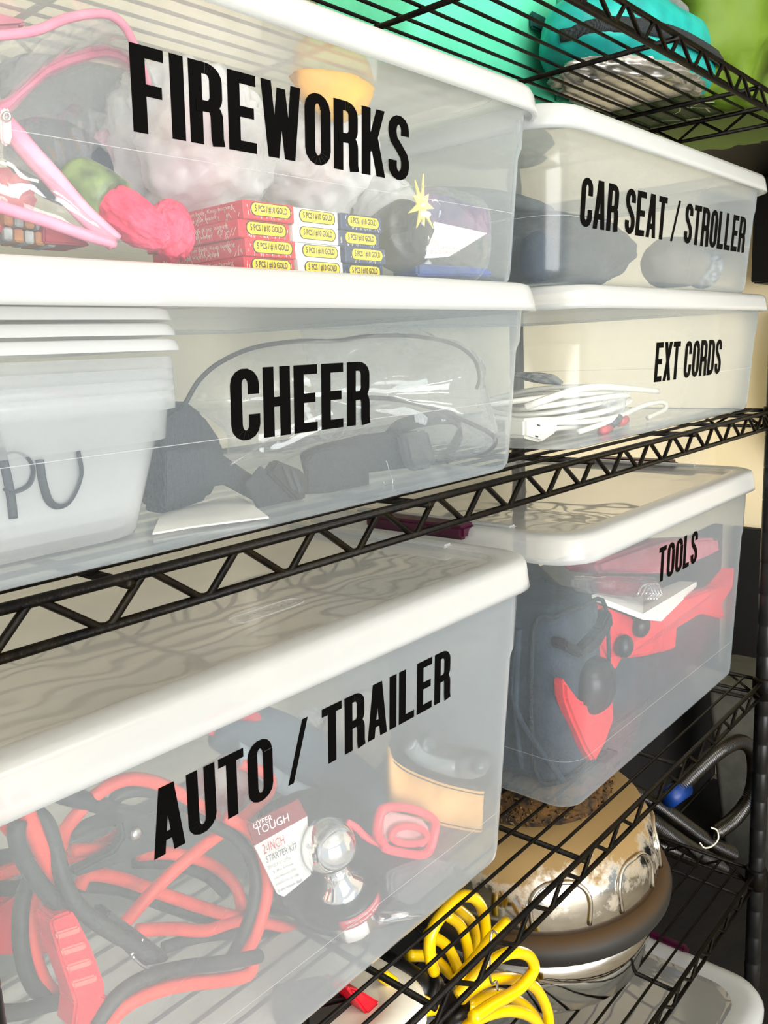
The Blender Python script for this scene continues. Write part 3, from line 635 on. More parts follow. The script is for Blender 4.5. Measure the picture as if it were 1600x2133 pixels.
part('side_release_buckle', slab([(842, 905), (895, 895), (912, 960), (905, 975), (865, 982), (856, 965)], 0.012, y=0.066, bev=0.003), film('smoke_clear_plastic', 0.25, col=(0.2, 0.22, 0.24), tint=(0.75, 0.78, 0.8), rough=0.1), hs_)
single('white_paper_sheet', G().sheet([[Zp(318, 1112, zc + 0.0015), Zp(335, 1072, zc + 0.002)], [Zp(400, 1098, zc + 0.0015), Zp(480, 1033, zc + 0.002)], [Zp(560, 1078, zc + 0.0015), Zp(512, 1042, zc + 0.002)]], 0.0012, smooth=False), WHITEP, 'white paper sheet lying under the webbing in the cheer bin', 'paper')
single('fish_hook_wire', tubepx([(805, 960), (812, 985), (818, 1000), (815, 1012), (803, 1014), (799, 1004)], 0.0005, 0.055, n=5), STEEL, 'tiny bent wire hanging below the letter R of CHEER', 'wire')

# ================================================================== EXT CORDS BIN CONTENTS
ze = 1.3435; XMAX = 1.30; ZLIM = (1.3419, 1.499)
ec = thing('extension_cord', 'long white extension cord coiled with its outlet block at the left of the cord bin', 'cord', (0.95, 0.16, ze))
for k in range(7):
    pts = []
    for j in range(14):
        a = 2 * math.pi * j / 14; rx = 0.135 - 0.008 * (k % 3) + 0.01 * math.sin(k * 2.3 + j); ry = 0.075 - 0.008 * ((k + 1) % 3)
        pts.append((0.965 + rx * math.cos(a) + 0.004 * math.sin(k * 5), 0.145 + ry * math.sin(a), ze + 0.006 + 0.0062 * k + 0.004 * math.sin(a * 2 + k)))
    part('cord_loop', G().tube(smooth_path(pts, 4, True), 0.0042, 8, True, flat=(1.1, 0.8)), WHITEC, ec)
part('cord_tail', tubepx([(1094, 848, .088), (1130, 835, .072), (1190, 815, .062), (1240, 806, .065), (1300, 808, .075), (1370, 815, .10)], 0.0042), WHITEC, ec)
ob = part('outlet_block', slab([(1094, 872), (1150, 868), (1163, 876), (1163, 900), (1130, 922), (1094, 912)], 0.028, y=0.082, bev=0.003), WHITEC, ec)
g = G()
for (a, b) in ((1122, 886), (1118, 909)): g.box(A(a, b, 0.0817), (0.0056, 0.001, 0.0015), rot=(0, 0.25, 0))
part('outlet_slots', g, BLACKP, ob)
c2 = thing('coax_cable', 'white cable with navy and red plug lying in front of the coiled cords', 'cable', A(1260, 890, .07))
part('cable', tubepx([(1205, 900, .066), (1250, 885, .066), (1290, 868, .07), (1340, 845, .08), (1380, 838, .09), (1385, 852, .09), (1350, 870, .085)], 0.0034), WHITEC, c2)
def cyl(a, b, r, n=16): return G().tube([a, b], r, n)
part('navy_sleeve', cyl(A(1272, 884, .068), A(1290, 872, .069), 0.0058), pbr('navy_plastic', '#1d2b45', 0.4), c2)
part('red_sleeve', cyl(A(1290, 880, .067), A(1303, 874, .068), 0.0056), REDP, c2); part('red_sleeve', cyl(A(1252, 900, .065), A(1270, 893, .066), 0.0050), REDP, c2)
single('cardboard_sleeve', slab([(1098, 790, .16), (1108, 778, .165), (1160, 780, .15), (1180, 792, .13), (1178, 805, .125), (1130, 800, .14)], 0.03, d=(0.2, 0.9, 0.1), bev=0.004), pbr('grey_print_sleeve', '#8c8f90', 0.6, col2='#d9d7d0', nscale=60), 'grey printed cardboard sleeve on top of the coiled cords', 'sleeve')
single('paper_wrap', G().blob(A(1270, 840, .085), (0.024, 0.014, 0.020), 4, 0.25, 3, ridged=True, seed=8), film('clear_wrap', 0.25, rough=0.15, bump=0.6), 'clear crinkled wrap round the middle of the white cords', 'wrap')
single('white_cord_bundle', G().tube(smooth_path([(1.13 + 0.07 * math.cos(a * 0.7), 0.27 + 0.05 * math.sin(a * 0.7), ze + 0.006 + 0.0011 * a) for a in range(28)], 3), 0.004, 8), WHITEC, 'second bundle of white cord at the back of the cord bin', 'cord')

# ================================================================== CAR SEAT BIN CONTENTS
zs_ = ZC + 0.003; XMAX = 1.278; ZLIM = (ZC + 0.0015, 1.657)
single('grey_seat_pad', G().blob((0.93, 0.17, zs_ + 0.045), (0.17, 0.11, 0.05), 5, 0.12, 2.2, seed=2, flatz=-0.85), DGREYF, 'charcoal fabric seat pad filling the left of the car seat bin', 'pad')
single('folded_grey_cover', G().blob((0.92, 0.25, zs_ + 0.108), (0.15, 0.09, 0.022), 4, 0.10, 2.0, seed=7), pbr('mid_grey_cloth', '#4c5052', 0.9, col2='#5d6163'), 'grey folded fabric cover above the charcoal pad', 'cover')
wc = thing('stroller_cup', 'grey padded roll with black speckled end at the right of the car seat bin', 'pad', A(1430, 580, .08))
part('roll', G().blob(A(1405, 548, .07), (0.056, 0.04, 0.034), 4, 0.07, 2, seed=4, flatz=-0.9), pbr('warm_grey_fabric', '#55524e', 0.9, col2='#6a6660'), wc)
part('speckled_end', G().blob(A(1466, 560, .055), (0.018, 0.026, 0.028), 4, 0.06, 2, rot=(0, 0.4, 0)), pbr('speckled_black', '#1b2634', 0.5, col2='#7c8c9c', nscale=160), wc)
part('white_tip', slab([(1434, 583), (1452, 575), (1454, 580), (1436, 587)], 0.003, y=0.045), WHITEP, wc)
single('navy_strap_roll', G().blob(A(1118, 540, .075), (0.018, 0.02, 0.028), 3, 0.1, 2), pbr('navy_fabric', '#132437', 0.9), 'navy rolled strap at the left end of the car seat bin', 'strap')

# ================================================================== AUTO / TRAILER BIN CONTENTS (floor ~0.914)
za = 0.9135; XMAX = 0.697; ZLIM = (0.9128, 1.234)
jc = thing('jumper_cables', 'tangle of red and black jumper cables with clamps at the left of the auto bin', 'jumper cables', A(300, 1950, .2))
CR = 0.0056
RED_RUNS = [
    [(125, 1765, .19), (140, 1722, .185), (200, 1656, .18), (262, 1624, .175), (330, 1632, .175), (400, 1668, .18), (450, 1700, .19)],
    [(470, 1700, .15), (525, 1735, .142), (552, 1795, .135), (556, 1860, .13), (535, 1940, .125), (508, 1990, .12)],
    [(258, 1925, .17), (330, 1845, .165), (420, 1765, .16), (510, 1700, .165), (560, 1650, .18), (558, 1615, .19), (500, 1590, .2)],
    [(165, 1850, .2), (185, 1822, .2), (250, 1830, .198), (340, 1862, .19), (430, 1893, .185), (500, 1912, .18)],
    [(290, 1780, .21), (360, 1778, .21), (440, 1800, .205), (490, 1845, .2), (505, 1900, .195)],
    [(285, 1938, .19), (360, 1935, .185), (430, 1938, .18), (500, 1918, .175), (580, 1928, .165), (652, 1962, .155)],
    [(215, 2150, .105), (255, 2100, .102), (310, 2070, .10), (380, 2050, .098), (460, 2042, .097), (515, 2030, .097), (528, 2000, .10)],
    [(92, 1815, .16), (68, 1880, .15), (66, 1960, .145), (84, 2030, .145), (112, 2068, .15), (150, 2060, .16)],
    [(-20, 1670, .12), (8, 1700, .118), (24, 1725, .118), (40, 1722, .125)],
    [(42, 1655, .11), (62, 1710, .11), (84, 1765, .112), (104, 1812, .116), (116, 1860, .12), (120, 1915, .122)],
    [(-20, 1825, .2), (20, 1812, .2), (60, 1800, .2)],
    [(130, 1790, .215), (200, 1765, .21), (255, 1735, .21)], [(150, 1772, .2), (200, 1770, .2), (260, 1770, .2)],
]
BLK_RUNS = [
    [(225, 1690, .19), (250, 1655, .184), (300, 1646, .18), (360, 1665, .182), (430, 1700, .19)],
    [(430, 1712, .155), (490, 1745, .15), (528, 1800, .143), (532, 1860, .137), (510, 1940, .13), (480, 2000, .125)],
    [(170, 1845, .213), (250, 1852, .208), (340, 1884, .2), (430, 1915, .195), (500, 1935, .188)],
    [(280, 1795, .215), (360, 1800, .215), (430, 1825, .213), (470, 1860, .208)],
    [(340, 1975, .19), (400, 1955, .185), (470, 1945, .182), (540, 1950, .175), (620, 1985, .16)],
    [(190, 2150, .098), (240, 2080, .096), (300, 2038, .094), (380, 2016, .092), (460, 2006, .092), (540, 1992, .095)],
    [(75, 1808, .15), (48, 1870, .142), (42, 1950, .138), (54, 2020, .138), (76, 2062, .142), (105, 2072, .15)],
    [(38, 1712, .105), (34, 1745, .104), (52, 1795, .104), (90, 1850, .106), (130, 1890, .11)],
    [(72, 1690, .115), (100, 1720, .113), (118, 1780, .110), (135, 1840, .106), (165, 1890, .103), (215, 1930, .10), (270, 1962, .098), (320, 1990, .097)],
    [(-20, 2110, .13), (40, 2108, .132), (100, 2092, .138), (165, 2078, .145)],
    [(-20, 1790, .205), (30, 1780, .205), (70, 1770, .2)], [(-20, 1850, .2), (30, 1850, .2), (70, 1835, .2)],
    [(150, 1735, .2), (200, 1712, .2), (255, 1705, .2)],
]
for p in RED_RUNS: part('red_cable', tubepx(p, CR, n=10), REDR, jc)
for p in BLK_RUNS: part('black_cable', tubepx(p, CR, n=10), BLKR, jc)
hd = part('red_clamp_handle', slab([(104, 1922), (112, 1912), (150, 1898), (158, 1906), (190, 1970), (222, 2058), (215, 2074), (230, 2080), (190, 2140), (150, 2150), (158, 2090), (130, 2010)], 0.022, y=0.098, bev=0.003), REDP, jc)
for k in range(4):
    a = 116 + k * 11.5; b = 1945 + k * 34
    part('grip_ridge', slab([(a, b), (a + 50, b - 16), (a + 55, b - 2), (a + 5, b + 14)], 0.004, y=0.0955, bev=0.0012), pbr('worn_pink_grip', '#f0685e', 0.6), hd)
part('black_clamp_handle', slab([(222, 1905), (232, 1898), (355, 1990), (352, 2005), (300, 2015), (215, 1925)], 0.018, y=0.104, bev=0.002), BLKR, jc)
part('crimp_band', tubepx([(272, 1990), (285, 1975), (298, 1955)], 0.0012, 0.0955), STEEL, jc); part('crimp_band', tubepx([(276, 1992), (295, 2010), (314, 2022)], 0.0012, 0.0955), STEEL, jc)
cl = part('clamp_jaw', slab([(180, 1682), (210, 1672), (320, 1690), (345, 1715), (330, 1770), (250, 1800), (160, 1828), (152, 1818), (240, 1772), (258, 1745), (250, 1700)], 0.012, y=0.178, bev=0.002), pbr('dark_zinc', '#3a4140', 0.45, 0.3), jc)
part('clamp_handle_tip', G().tube([A(128, 1650, .18), A(150, 1660, .18), A(235, 1685, .182)], lambda t: 0.0085 - 0.002 * t, 12), BLKR, jc)
bo = A(281, 1736, .1765)
part('bolt', G().lathe(bo, [(0.0055, 0), (0.0055, 0.003), (0.003, 0.0045)], 12, mtx=Matrix.Rotation(R_(90), 3, 'X')), STEEL, cl)
rl = single('red_lantern_case', slab([(-40, 1905), (40, 1850), (85, 1870), (90, 1930), (125, 1940), (125, 1990), (-40, 1995)], 0.05, y=0.2, bev=0.004), REDP, 'red plastic case under the cables at the far left of the auto bin', 'case')
# hitch ball mount
hb = thing('trailer_hitch_ball_mount', 'black trailer ball mount with chrome ball and printed card in the auto bin', 'hitch', A(735, 1995, .1))
bc = A(684, 1762, .105)
ax = (A(684, 1762, .105) - A(726, 1900, .105)).normalized()
qb = Vector((0, 0, 1)).rotation_difference(ax).to_matrix()
part('ball', G().lathe(bc, [(0.0004, 0.0249)] + [(0.0252 * math.cos(R_(a)), 0.0252 * math.sin(R_(a))) for a in range(78, -57, -6)][0:] + [(0.0135, -0.0225), (0.0122, -0.026)], 40, mtx=qb), CHROME, hb)
part('neck', G().lathe(bc, [(0.0122, -0.026), (0.0128, -0.030), (0.0145, -0.038), (0.021, -0.044), (0.0225, -0.047), (0.0225, -0.050)], 36, mtx=qb), CHROME, hb)
part('washer_flange', G().lathe(bc, [(0.014, -0.050), (0.033, -0.0505), (0.0345, -0.053), (0.0345, -0.064), (0.032, -0.066), (0.01, -0.066)], 40, mtx=qb), BLACKP, hb)
sh_ = part('threaded_shank', G().lathe(bc, [(0.015, -0.066), (0.0215, -0.068), (0.0225, -0.078), (0.0225, -0.094), (0.019, -0.098), (0.013, -0.099), (0.013, -0.106)], 32, mtx=qb), STEEL, hb)
part('drop_plate', slab([(545, 1690, .175), (640, 1640, .185), (740, 1660, .17), (880, 1770, .14), (885, 1880, .115), (800, 1925, .105), (720, 1960, .102), (650, 1945, .11), (585, 1890, .13), (555, 1800, .155)], 0.016, d=(0.3, 0.9, -0.25), bev=0.004), pbr('black_powder_coat', '#15161a', 0.55, col2='#202227', bump=0.2, bscale=200), hb)
part('receiver_bar', slab([(600, 1900, .14), (700, 1960, .12), (790, 1930, .12), (900, 1850, .13), (900, 1760, .16), (760, 1790, .17)], 0.05, d=(0.0, 0.9, -0.35), bev=0.006), pbr('black_powder_coat', '#15161a', 0.55), hb)
c_tl, c_tr, c_br, c_bl = A(516, 1718, .125), A(622, 1664, .125), A(645, 1822, .112), A(588, 1868, .112)
cux = (c_tr - c_tl); cuy = (A(560, 1866, .112) - c_tl)
g = G(); g.add([c_tl, c_tl.lerp(c_tr, 1), A(640, 1700, .1215), A(530, 1762, .1215)], [[0, 3, 2, 1]], 0); g.add([A(530, 1762, .1215), A(640, 1700, .1215), A(648, 1822, .112), A(592, 1868, .112), A(578, 1862, .1125)], [[0, 4, 3, 2, 1]], 1)
gg = G()
for fi, f in enumerate(g.f): gg.add([g.v[i] for i in f] + [g.v[i] + Vector((0, 0.0012, 0)) for i in f], [list(range(len(f)))] + [[len(f) + i for i in range(len(f))][::-1]] + [[i, (i + 1) % len(f), len(f) + (i + 1) % len(f), len(f) + i] for i in range(len(f))], g.m[fi])
crd = part('label_card', gg, [pbr('maroon_print', '#7c1820', 0.5), pbr('pale_grey_card', '#dcdad4', 0.6, var=0.04)], hb)
def card_text(t, px, py, px2, py2, hpx, mat, y):
    o = A(px, py, y); e = A(px2, py2, y); up = A(px - 0.22 * hpx, py - hpx, y) - o
    part('card_text', text_mesh(t, o, (e - o).normalized(), up.normalized(), (e - o).length, up.length), mat, crd)
TXW = pbr('text_white', '#f2efea', 0.6); TXR = pbr('text_red', '#b52a33', 0.6); TXG = pbr('text_grey', '#4a5058', 0.6)
card_text('HYPER', 529, 1726, 568, 1708, 12, TXW, .1195); card_text('TOUGH', 535, 1742, 603, 1710, 17, TXW, .1192)
card_text('2-INCH', 550, 1780, 594, 1758, 20, TXR, .1165); card_text('STARTER KIT', 556, 1798, 620, 1768, 14, TXG, .115)
for k, t in enumerate(('SERVICE 2K KIT CUTTER', '- 2-IN Drop', '- 1-IN Mounting Hole', '- 5/8-IN Pin & Clip', '- 2-IN Hitch Ball')): card_text(t, 559 + k * 4, 1811 + k * 13, 606 + k * 6, 1790 + k * 11.5, 6, TXG, .1135 - 0.0006 * k)
# red sticker wrapped round the flange, facing the camera
def on_axis(deg, r, z): return bc + qb @ Vector((r * math.cos(R_(deg)), r * math.sin(R_(deg)), z))
vd = qb.inverted() @ (CAM - bc); a_c = math.degrees(math.atan2(vd.y, vd.x))
rows = [[on_axis(a_c + d_, 0.0352, z_) for z_ in (-0.0535, -0.059, -0.0645)] for d_ in range(-18, 63, 6)]
stk_ = part('red_sticker', G().sheet(rows, 0.0005), pbr('red_sticker_print', '#c2202e', 0.45), hb)
for k, t in enumerate(('5/8 Pin & Clip included', 'inside Square Tube')):
    tm = text_mesh(t, (0, 0, 0), (1, 0, 0), (0, 1, 0), 58, 0.0036)
    tm.v = [on_axis(a_c - 8 + v.x, 0.0356, -0.0585 - 0.0048 * k + v.y) for v in tm.v]
    part('sticker_text', tm, TXW, stk_)
rows = [[on_axis(a_c + d_, 0.0231, z_) for z_ in (-0.070, -0.080, -0.093)] for d_ in range(-25, 41, 6)]
part('white_sticker', G().sheet(rows, 0.0004), WHITEP, hb)
single('chrome_hitch_pin', cyl(A(785, 1913, .095), A(884, 1915, .073), 0.0072, 20), CHROME, 'short chrome hitch pin lying right of the ball mount', 'pin')
# soft things behind the hitch
single('tow_strap', G().tube(smooth_path([A(455, 1512, .24), A(520, 1530, .235), A(620, 1580, .225), A(720, 1640, .215), A(800, 1690, .205), A(860, 1720, .2)], 6), lambda t: 0.022 + 0.016 * math.sin(math.pi * min(1, t * 1.1)), 14, flat=(0.55, 1)), pbr('slate_webbing', '#33434f', 0.9, bump=0.3, bscale=300, col2='#3f505c'), 'slate blue folded tow strap running diagonally behind AUTO / TRAILER', 'strap')
rs = single('red_strap_hook', tubepx([(430, 1528, .225), (445, 1500, .225), (500, 1484, .225), (545, 1505, .23), (550, 1535, .24)], 0.007, n=10), pbr('red_hook_coat', '#d52036', 0.45), 'red coated hook at the upper end of the slate tow strap', 'hook')
single('grey_strap_edge', ribbon(smooth_path([A(500, 1570, .2), A(600, 1640, .19), (A(700, 1690, .18)), A(780, 1740, .165)], 6), (0.3, 0.3, 1), 0.022, 0.003), pbr('light_slate_webbing', '#84929a', 0.85), 'pale grey webbing band in front of the slate tow strap', 'strap')
single('knit_work_glove', G().blob(A(640, 1560, .29), (0.055, 0.03, 0.05), 5, 0.14, 2.4, seed=11), pbr('white_knit', '#c9c9c4', 0.95, bump=0.6, bscale=220, col2='#a4a7a6', wave=60), 'white knitted work glove behind the slash of AUTO / TRAILER', 'glove')
single('brown_work_glove', G().blob(A(745, 1530, .25), (0.055, 0.03, 0.05), 5, 0.16, 2.2, seed=13), pbr('beige_glove', '#a9a294', 0.9, bump=0.5, bscale=100, col2='#7b776e'), 'beige leather work glove behind the letters TRA', 'glove')
single('red_printed_pouch', G().blob(A(480, 1640, .225), (0.052, 0.025, 0.034), 4, 0.10, 2.6, seed=15), pbr('red_grey_pouch', '#8d2a33', 0.5, col2='#b9b3ab', nscale=35), 'red and grey printed pouch behind the letters UTO', 'pouch')
tl = thing('leather_strap', 'tan stitched leather strap loop at the right of the auto bin', 'strap', A(905, 1730, .12))
pth = smooth_path([A(806, 1600, .115), A(815, 1625, .10), A(850, 1650, .095), A(920, 1675, .096), A(990, 1690, .084), A(1005, 1690, .082)], 6)
part('band', ribbon(pth, (0.12, 0.0, 1), 0.045, 0.003), TAN, tl)
for sg in (-1, 1):
    part('stitching', G().tube([p + Vector((0.12, 0, 1)).normalized() * 0.0195 * sg + Vector((0, -0.002, 0)) for p in pth], 0.0005, 5), BLACKP, tl)
part('band_back', ribbon(smooth_path([A(1005, 1690, .082), A(1030, 1640, .075), A(1015, 1605, .09), A(940, 1590, .13), A(850, 1575, .15), A(806, 1600, .115)], 6), (0.12, 0, 1), 0.04, 0.003), pbr('dark_leather', '#3d3a38', 0.7), tl)
rt = thing('ratchet_handle', 'smoke grey ratchet handle above the tan leather strap', 'ratchet', A(950, 1600, .13))
part('lever', G().tube(smooth_path([A(850, 1550, .115), A(880, 1580, .108), A(940, 1600, .10), A(980, 1600, .08), A(1005, 1592, .07)], 6), lambda t: 0.010 - 0.002 * math.sin(t * 6), 14, flat=(0.7, 1)), pbr('smoke_grey_plastic', '#6d7678', 0.25, coat=0.4), rt)
part('knob', G().blob(A(886, 1560, .115), (0.014, 0.010, 0.016), 3, 0.05, 2), pbr('dark_smoke', '#3f4a4f', 0.3), rt); part('knob', G().blob(A(1000, 1594, .068), (0.011, 0.009, 0.009), 3, 0.05, 2), pbr('dark_smoke', '#3f4a4f', 0.3), rt)
rh = thing('red_buckle', 'coral red plastic cam buckle lying over the black ball mount', 'buckle', A(845, 1740, .09))
rc = pbr('coral_plastic', '#f2454f', 0.35, col2='#e5343f')
pts = [(800, 1760), (786, 1735), (792, 1695), (806, 1682), (850, 1683), (895, 1700), (906, 1720), (896, 1765), (880, 1780), (850, 1778), (805, 1768)]
part('frame', tubepx(pts[0:], 0.0052, 0.078, n=10, closed=True, flat=(1, 0.8)), rc, rh)
part('inner_bar', tubepx([(815, 1742), (830, 1725), (860, 1722), (885, 1732), (888, 1748), (870, 1757), (835, 1756)], 0.0032, 0.076, n=8, closed=True), rc, rh)
part('pad', slab([(796, 1700), (812, 1690), (880, 1706), (894, 1724), (885, 1766), (800, 1752)], 0.004, y=0.082, bev=0.001), pbr('pale_coral', '#d9a29f', 0.5), rh)
part('tail', tubepx([(722, 1712, .10), (740, 1722, .096), (765, 1745, .09), (800, 1762, .08)], 0.0034), rc, rh)
single('clear_pin_pack', slab([(820, 1820), (900, 1790), (948, 1800), (950, 1830), (860, 1890), (820, 1870)], 0.012, y=0.088, bev=0.003), VINYLH, 'small clear packet beside the ball mount', 'packet')
# recycling mark and maker's oval moulded in the lid
def oval(cx, cy_, z, rx, ry, n=28): return [Vector((cx + rx * math.copysign(abs(math.cos(a)) ** 0.35, math.cos(a)), cy_ + ry * math.copysign(abs(math.sin(a)) ** 0.8, math.sin(a)), z)) for a in [2 * math.pi * i / n for i in range(n)]]
ZL_ = ZLIM; ZLIM = None
lc = Zp(557, 1272, zl_auto)
emb = film('embossed_plastic', 0.45, rough=0.2)
part('maker_oval', G().tube(oval(lc.x, lc.y, zl_auto + 0.0003, 0.040, 0.0105), 0.0005, 5, True), emb, lid_auto)
part('maker_name', text_mesh('Sterilite', (lc.x + 0.031, lc.y + 0.005, zl_auto + 0.0005), (-1, 0, 0), (0, -1, 0), 0.062, 0.0115), emb, lid_auto)

ZLIM = ZL_
# ================================================================== TOOLS BIN CONTENTS
XMAX = 1.345; ZLIM = (0.9128, 1.238)
tb = thing('soft_tool_bag', 'black soft tool bag with piping at the left end of the tools bin', 'tool bag', (0.90, 0.2, za))
part('bag_body', G().loft([rring(0.845 - e, 0.975 + e, 0.085 - e, 0.36 + e, za + z, 0.03) for (z, e) in ((0.0, -0.012), (0.004, -0.003), (0.02, 0.0), (0.13, 0.003), (0.205, 0.0), (0.222, -0.008), (0.226, -0.02))], capt=True), NAVYF, tb)
for y in (0.082, 0.33): part('piping', G().tube(smooth_path([(0.842, y + 0.03, za + 0.02), (0.842, y + 0.03, za + 0.2), (0.86, y + 0.01, za + 0.217), (0.90, y, za + 0.219), (0.97, y, za + 0.2), (0.975, y, za + 0.03), (0.95, y, za + 0.008), (0.87, y, za + 0.008)], 5, True), 0.0028, 8, True), BLACK, tb)
for xk in (0.838, 0.8375): part('pleat', G().tube(smooth_path([(xk, 0.13 + (xk - 0.838) * 120, za + 0.02), (xk - 0.002, 0.135, za + 0.1), (xk, 0.13, za + 0.2)], 5), 0.004, 8), NAVYF, tb)
DCASE = pbr('dark_grey_case', '#2b3338', 0.45, col2='#39434a')
dc = thing('dark_tool_case', 'dark grey moulded tool case at the right of the tools bin', 'tool case', (1.17, 0.2, za))
part('shell', G().box((1.165, 0.22, za + 0.062), (0.33, 0.24, 0.122), bev=0.012, seg=3), DCASE, dc)
part('shell_lid', G().box((1.165, 0.22, za + 0.146), (0.33, 0.24, 0.042), bev=0.012, seg=3), DCASE, dc)
for x in (1.06, 1.25): part('case_latch', G().box((x, 0.097, za + 0.125), (0.03, 0.006, 0.03), bev=0.002), BLACKP, dc)
rt2 = thing('red_power_tool', 'red and black cordless tool lying on top in the tools bin', 'power tool', A(1290, 1400, .09))
RT = pbr('tool_red', '#e8202c', 0.4, col2='#cf1824')
part('housing', slab([(1105, 1240, .16), (1180, 1236, .12), (1255, 1262, .09), (1330, 1290, .085), (1345, 1325, .085), (1300, 1368, .085), (1282, 1400, .085), (1255, 1378, .085), (1200, 1368, .09), (1160, 1300, .11)], 0.03, d=(0, 1, 0), bev=0.004), RT, rt2)
part('front_guard', slab([(1176, 1412), (1212, 1462), (1250, 1468), (1272, 1440), (1279, 1450), (1280, 1500), (1262, 1550), (1240, 1590), (1222, 1562), (1195, 1500), (1180, 1460)], 0.018, y=0.072, bev=0.004), RT, rt2)
part('battery_wing', slab([(1310, 1300, .09), (1380, 1262, .082), (1500, 1222, .056), (1534, 1180, .036), (1530, 1225, .038), (1507, 1258, .053), (1512, 1290, .05), (1465, 1278, .066), (1412, 1310, .08), (1408, 1352, .08), (1340, 1368, .088), (1300, 1372, .09)], 0.022, d=(-0.3, 0.95, 0), bev=0.003), RT, rt2)
part('grip_band', slab([(1180, 1330), (1215, 1350), (1255, 1310), (1275, 1270), (1280, 1300), (1250, 1350), (1215, 1372), (1180, 1352)], 0.022, y=0.072, bev=0.003), BLACKP, rt2)
part('black_motor', G().blob(A(1228, 1425, .085), (0.034, 0.03, 0.036), 4, 0.04, 2, p=2.6), BLACKP, rt2)
part('rubber_knob', G().blob(A(1335, 1303, .08), (0.017, 0.012, 0.017), 3, 0.03, 2), BLACKP, rt2); part('rubber_knob', G().blob(A(1300, 1346, .078), (0.015, 0.012, 0.016), 3, 0.03, 2), BLACKP, rt2)
part('rubber_foot', slab([(1245, 1578), (1265, 1565), (1290, 1580), (1292, 1592), (1262, 1600)], 0.02, y=0.07, bev=0.003), BLACKP, rt2)
bk_ = thing('manual_pack', 'white booklet with bagged chrome hardware on the red tool', 'booklet', A(1350, 1280, .1))
part('booklet', slab([(1232, 1238, .095), (1340, 1205, .17), (1452, 1212, .085), (1378, 1284, .06), (1340, 1280, .062)], 0.008, d=(0, 0, -1), bev=0.001, seg=1), WHITEP, bk_)
part('red_tube', cyl(A(1240, 1215, .10), A(1325, 1225, .085), 0.0125, 16), pbr('dark_red_print', '#8e2230', 0.4), bk_)
for k in range(4): part('chrome_hook', tubepx([(1328 + k * 8, 1238), (1336 + k * 9, 1222), (1352 + k * 6, 1218), (1360 + k * 6, 1236), (1348 + k * 6, 1248)], 0.0022, 0.075 + 0.003 * k), CHROME, bk_)
part('clear_sleeve', slab([(1228, 1205), (1376, 1205), (1372, 1255), (1228, 1236)], 0.028, y=0.07, bev=0.005), VINYL, bk_)
single('red_flat_case', slab([(1245, 1170, .12), (1380, 1125, .10), (1500, 1120, .056), (1502, 1150, .056), (1400, 1195, .09), (1250, 1195, .12)], 0.05, d=(-0.3, 0.95, 0), bev=0.005), pbr('rose_case', '#b04a58', 0.4, col2='#c46a76'), 'rose red flat case at the top of the tools bin behind the letters', 'case')
single('dark_pouch', G().blob((1.02, 0.25, za + 0.12), (0.07, 0.09, 0.115), 4, 0.08, 2, seed=3, flatz=-0.98), DGREYF, 'charcoal pouch between the tool bag and the dark case', 'pouch')

# ================================================================== ON THE BASE SHELF: WET-DRY VACUUM, HOSES
zb_ = 0.569 + 0.0035; XMAX = None; ZLIM = None
vx, vy = 0.985, 0.215
vc = thing('wet_dry_vacuum', 'dusty stainless steel vacuum with black rubber bumper on the low shelf', 'vacuum', (vx, vy, zb_))
DUST = None
def dusty(name, base, metal, rough, dust, nz0, nz1, nscale=14, namp=0.5):
    """a surface with dust that has settled on its upward faces"""
    m = bpy.data.materials.new(name); m.use_nodes = True; N = m.node_tree.nodes; L = m.node_tree.links; b = N['Principled BSDF']
    tc = N.new('ShaderNodeTexCoord'); n = N.new('ShaderNodeTexNoise'); n.inputs['Scale'].default_value = nscale; n.inputs['Detail'].default_value = 8; n.inputs['Roughness'].default_value = 0.7
    L.new(tc.outputs['Object'], n.inputs['Vector']); sp = N.new('ShaderNodeSeparateXYZ'); L.new(tc.outputs['Normal'], sp.inputs[0])
    k = N.new('ShaderNodeMath'); k.operation = 'MULTIPLY_ADD'; L.new(n.outputs['Fac'], k.inputs[0]); k.inputs[1].default_value = namp; L.new(sp.outputs['Z'], k.inputs[2])
    r = N.new('ShaderNodeMapRange'); r.inputs[1].default_value = nz0 + namp * 0.5; r.inputs[2].default_value = nz1 + namp * 0.5; L.new(k.outputs[0], r.inputs[0])
    mx = N.new('ShaderNodeMix'); mx.data_type = 'RGBA'; mx.inputs['A'].default_value = base; mx.inputs['B'].default_value = lin(dust); L.new(r.outputs[0], mx.inputs['Factor']); L.new(mx.outputs['Result'], b.inputs['Base Color'])
    r1 = N.new('ShaderNodeMapRange'); r1.inputs[3].default_value = metal; r1.inputs[4].default_value = 0.0; L.new(r.outputs[0], r1.inputs[0]); L.new(r1.outputs[0], b.inputs['Metallic'])
    r2 = N.new('ShaderNodeMapRange'); r2.inputs[3].default_value = rough; r2.inputs[4].default_value = 0.85; L.new(r.outputs[0], r2.inputs[0]); L.new(r2.outputs[0], b.inputs['Roughness'])
    return m
STL = (0.62, 0.60, 0.54, 1)
part('tank', G().lathe((vx, vy, zb_), [(0.150, 0.0), (0.162, 0.004), (0.168, 0.012), (0.180, 0.06), (0.188, 0.105)], 56), dusty('steel_tank', STL, 1.0, 0.08, '#8c7a58', 0.25, 0.7), vc)
part('bumper', G().lathe((vx, vy, zb_), [(0.188, 0.100), (0.199, 0.104), (0.204, 0.113), (0.205, 0.124), (0.201, 0.134), (0.192, 0.139), (0.184, 0.139)], 56, capb=False, capt=False), dusty('dusty_rubber', (0.012, 0.011, 0.009, 1), 0.0, 0.6, '#4a3210', 0.25, 1.1, 40), vc)
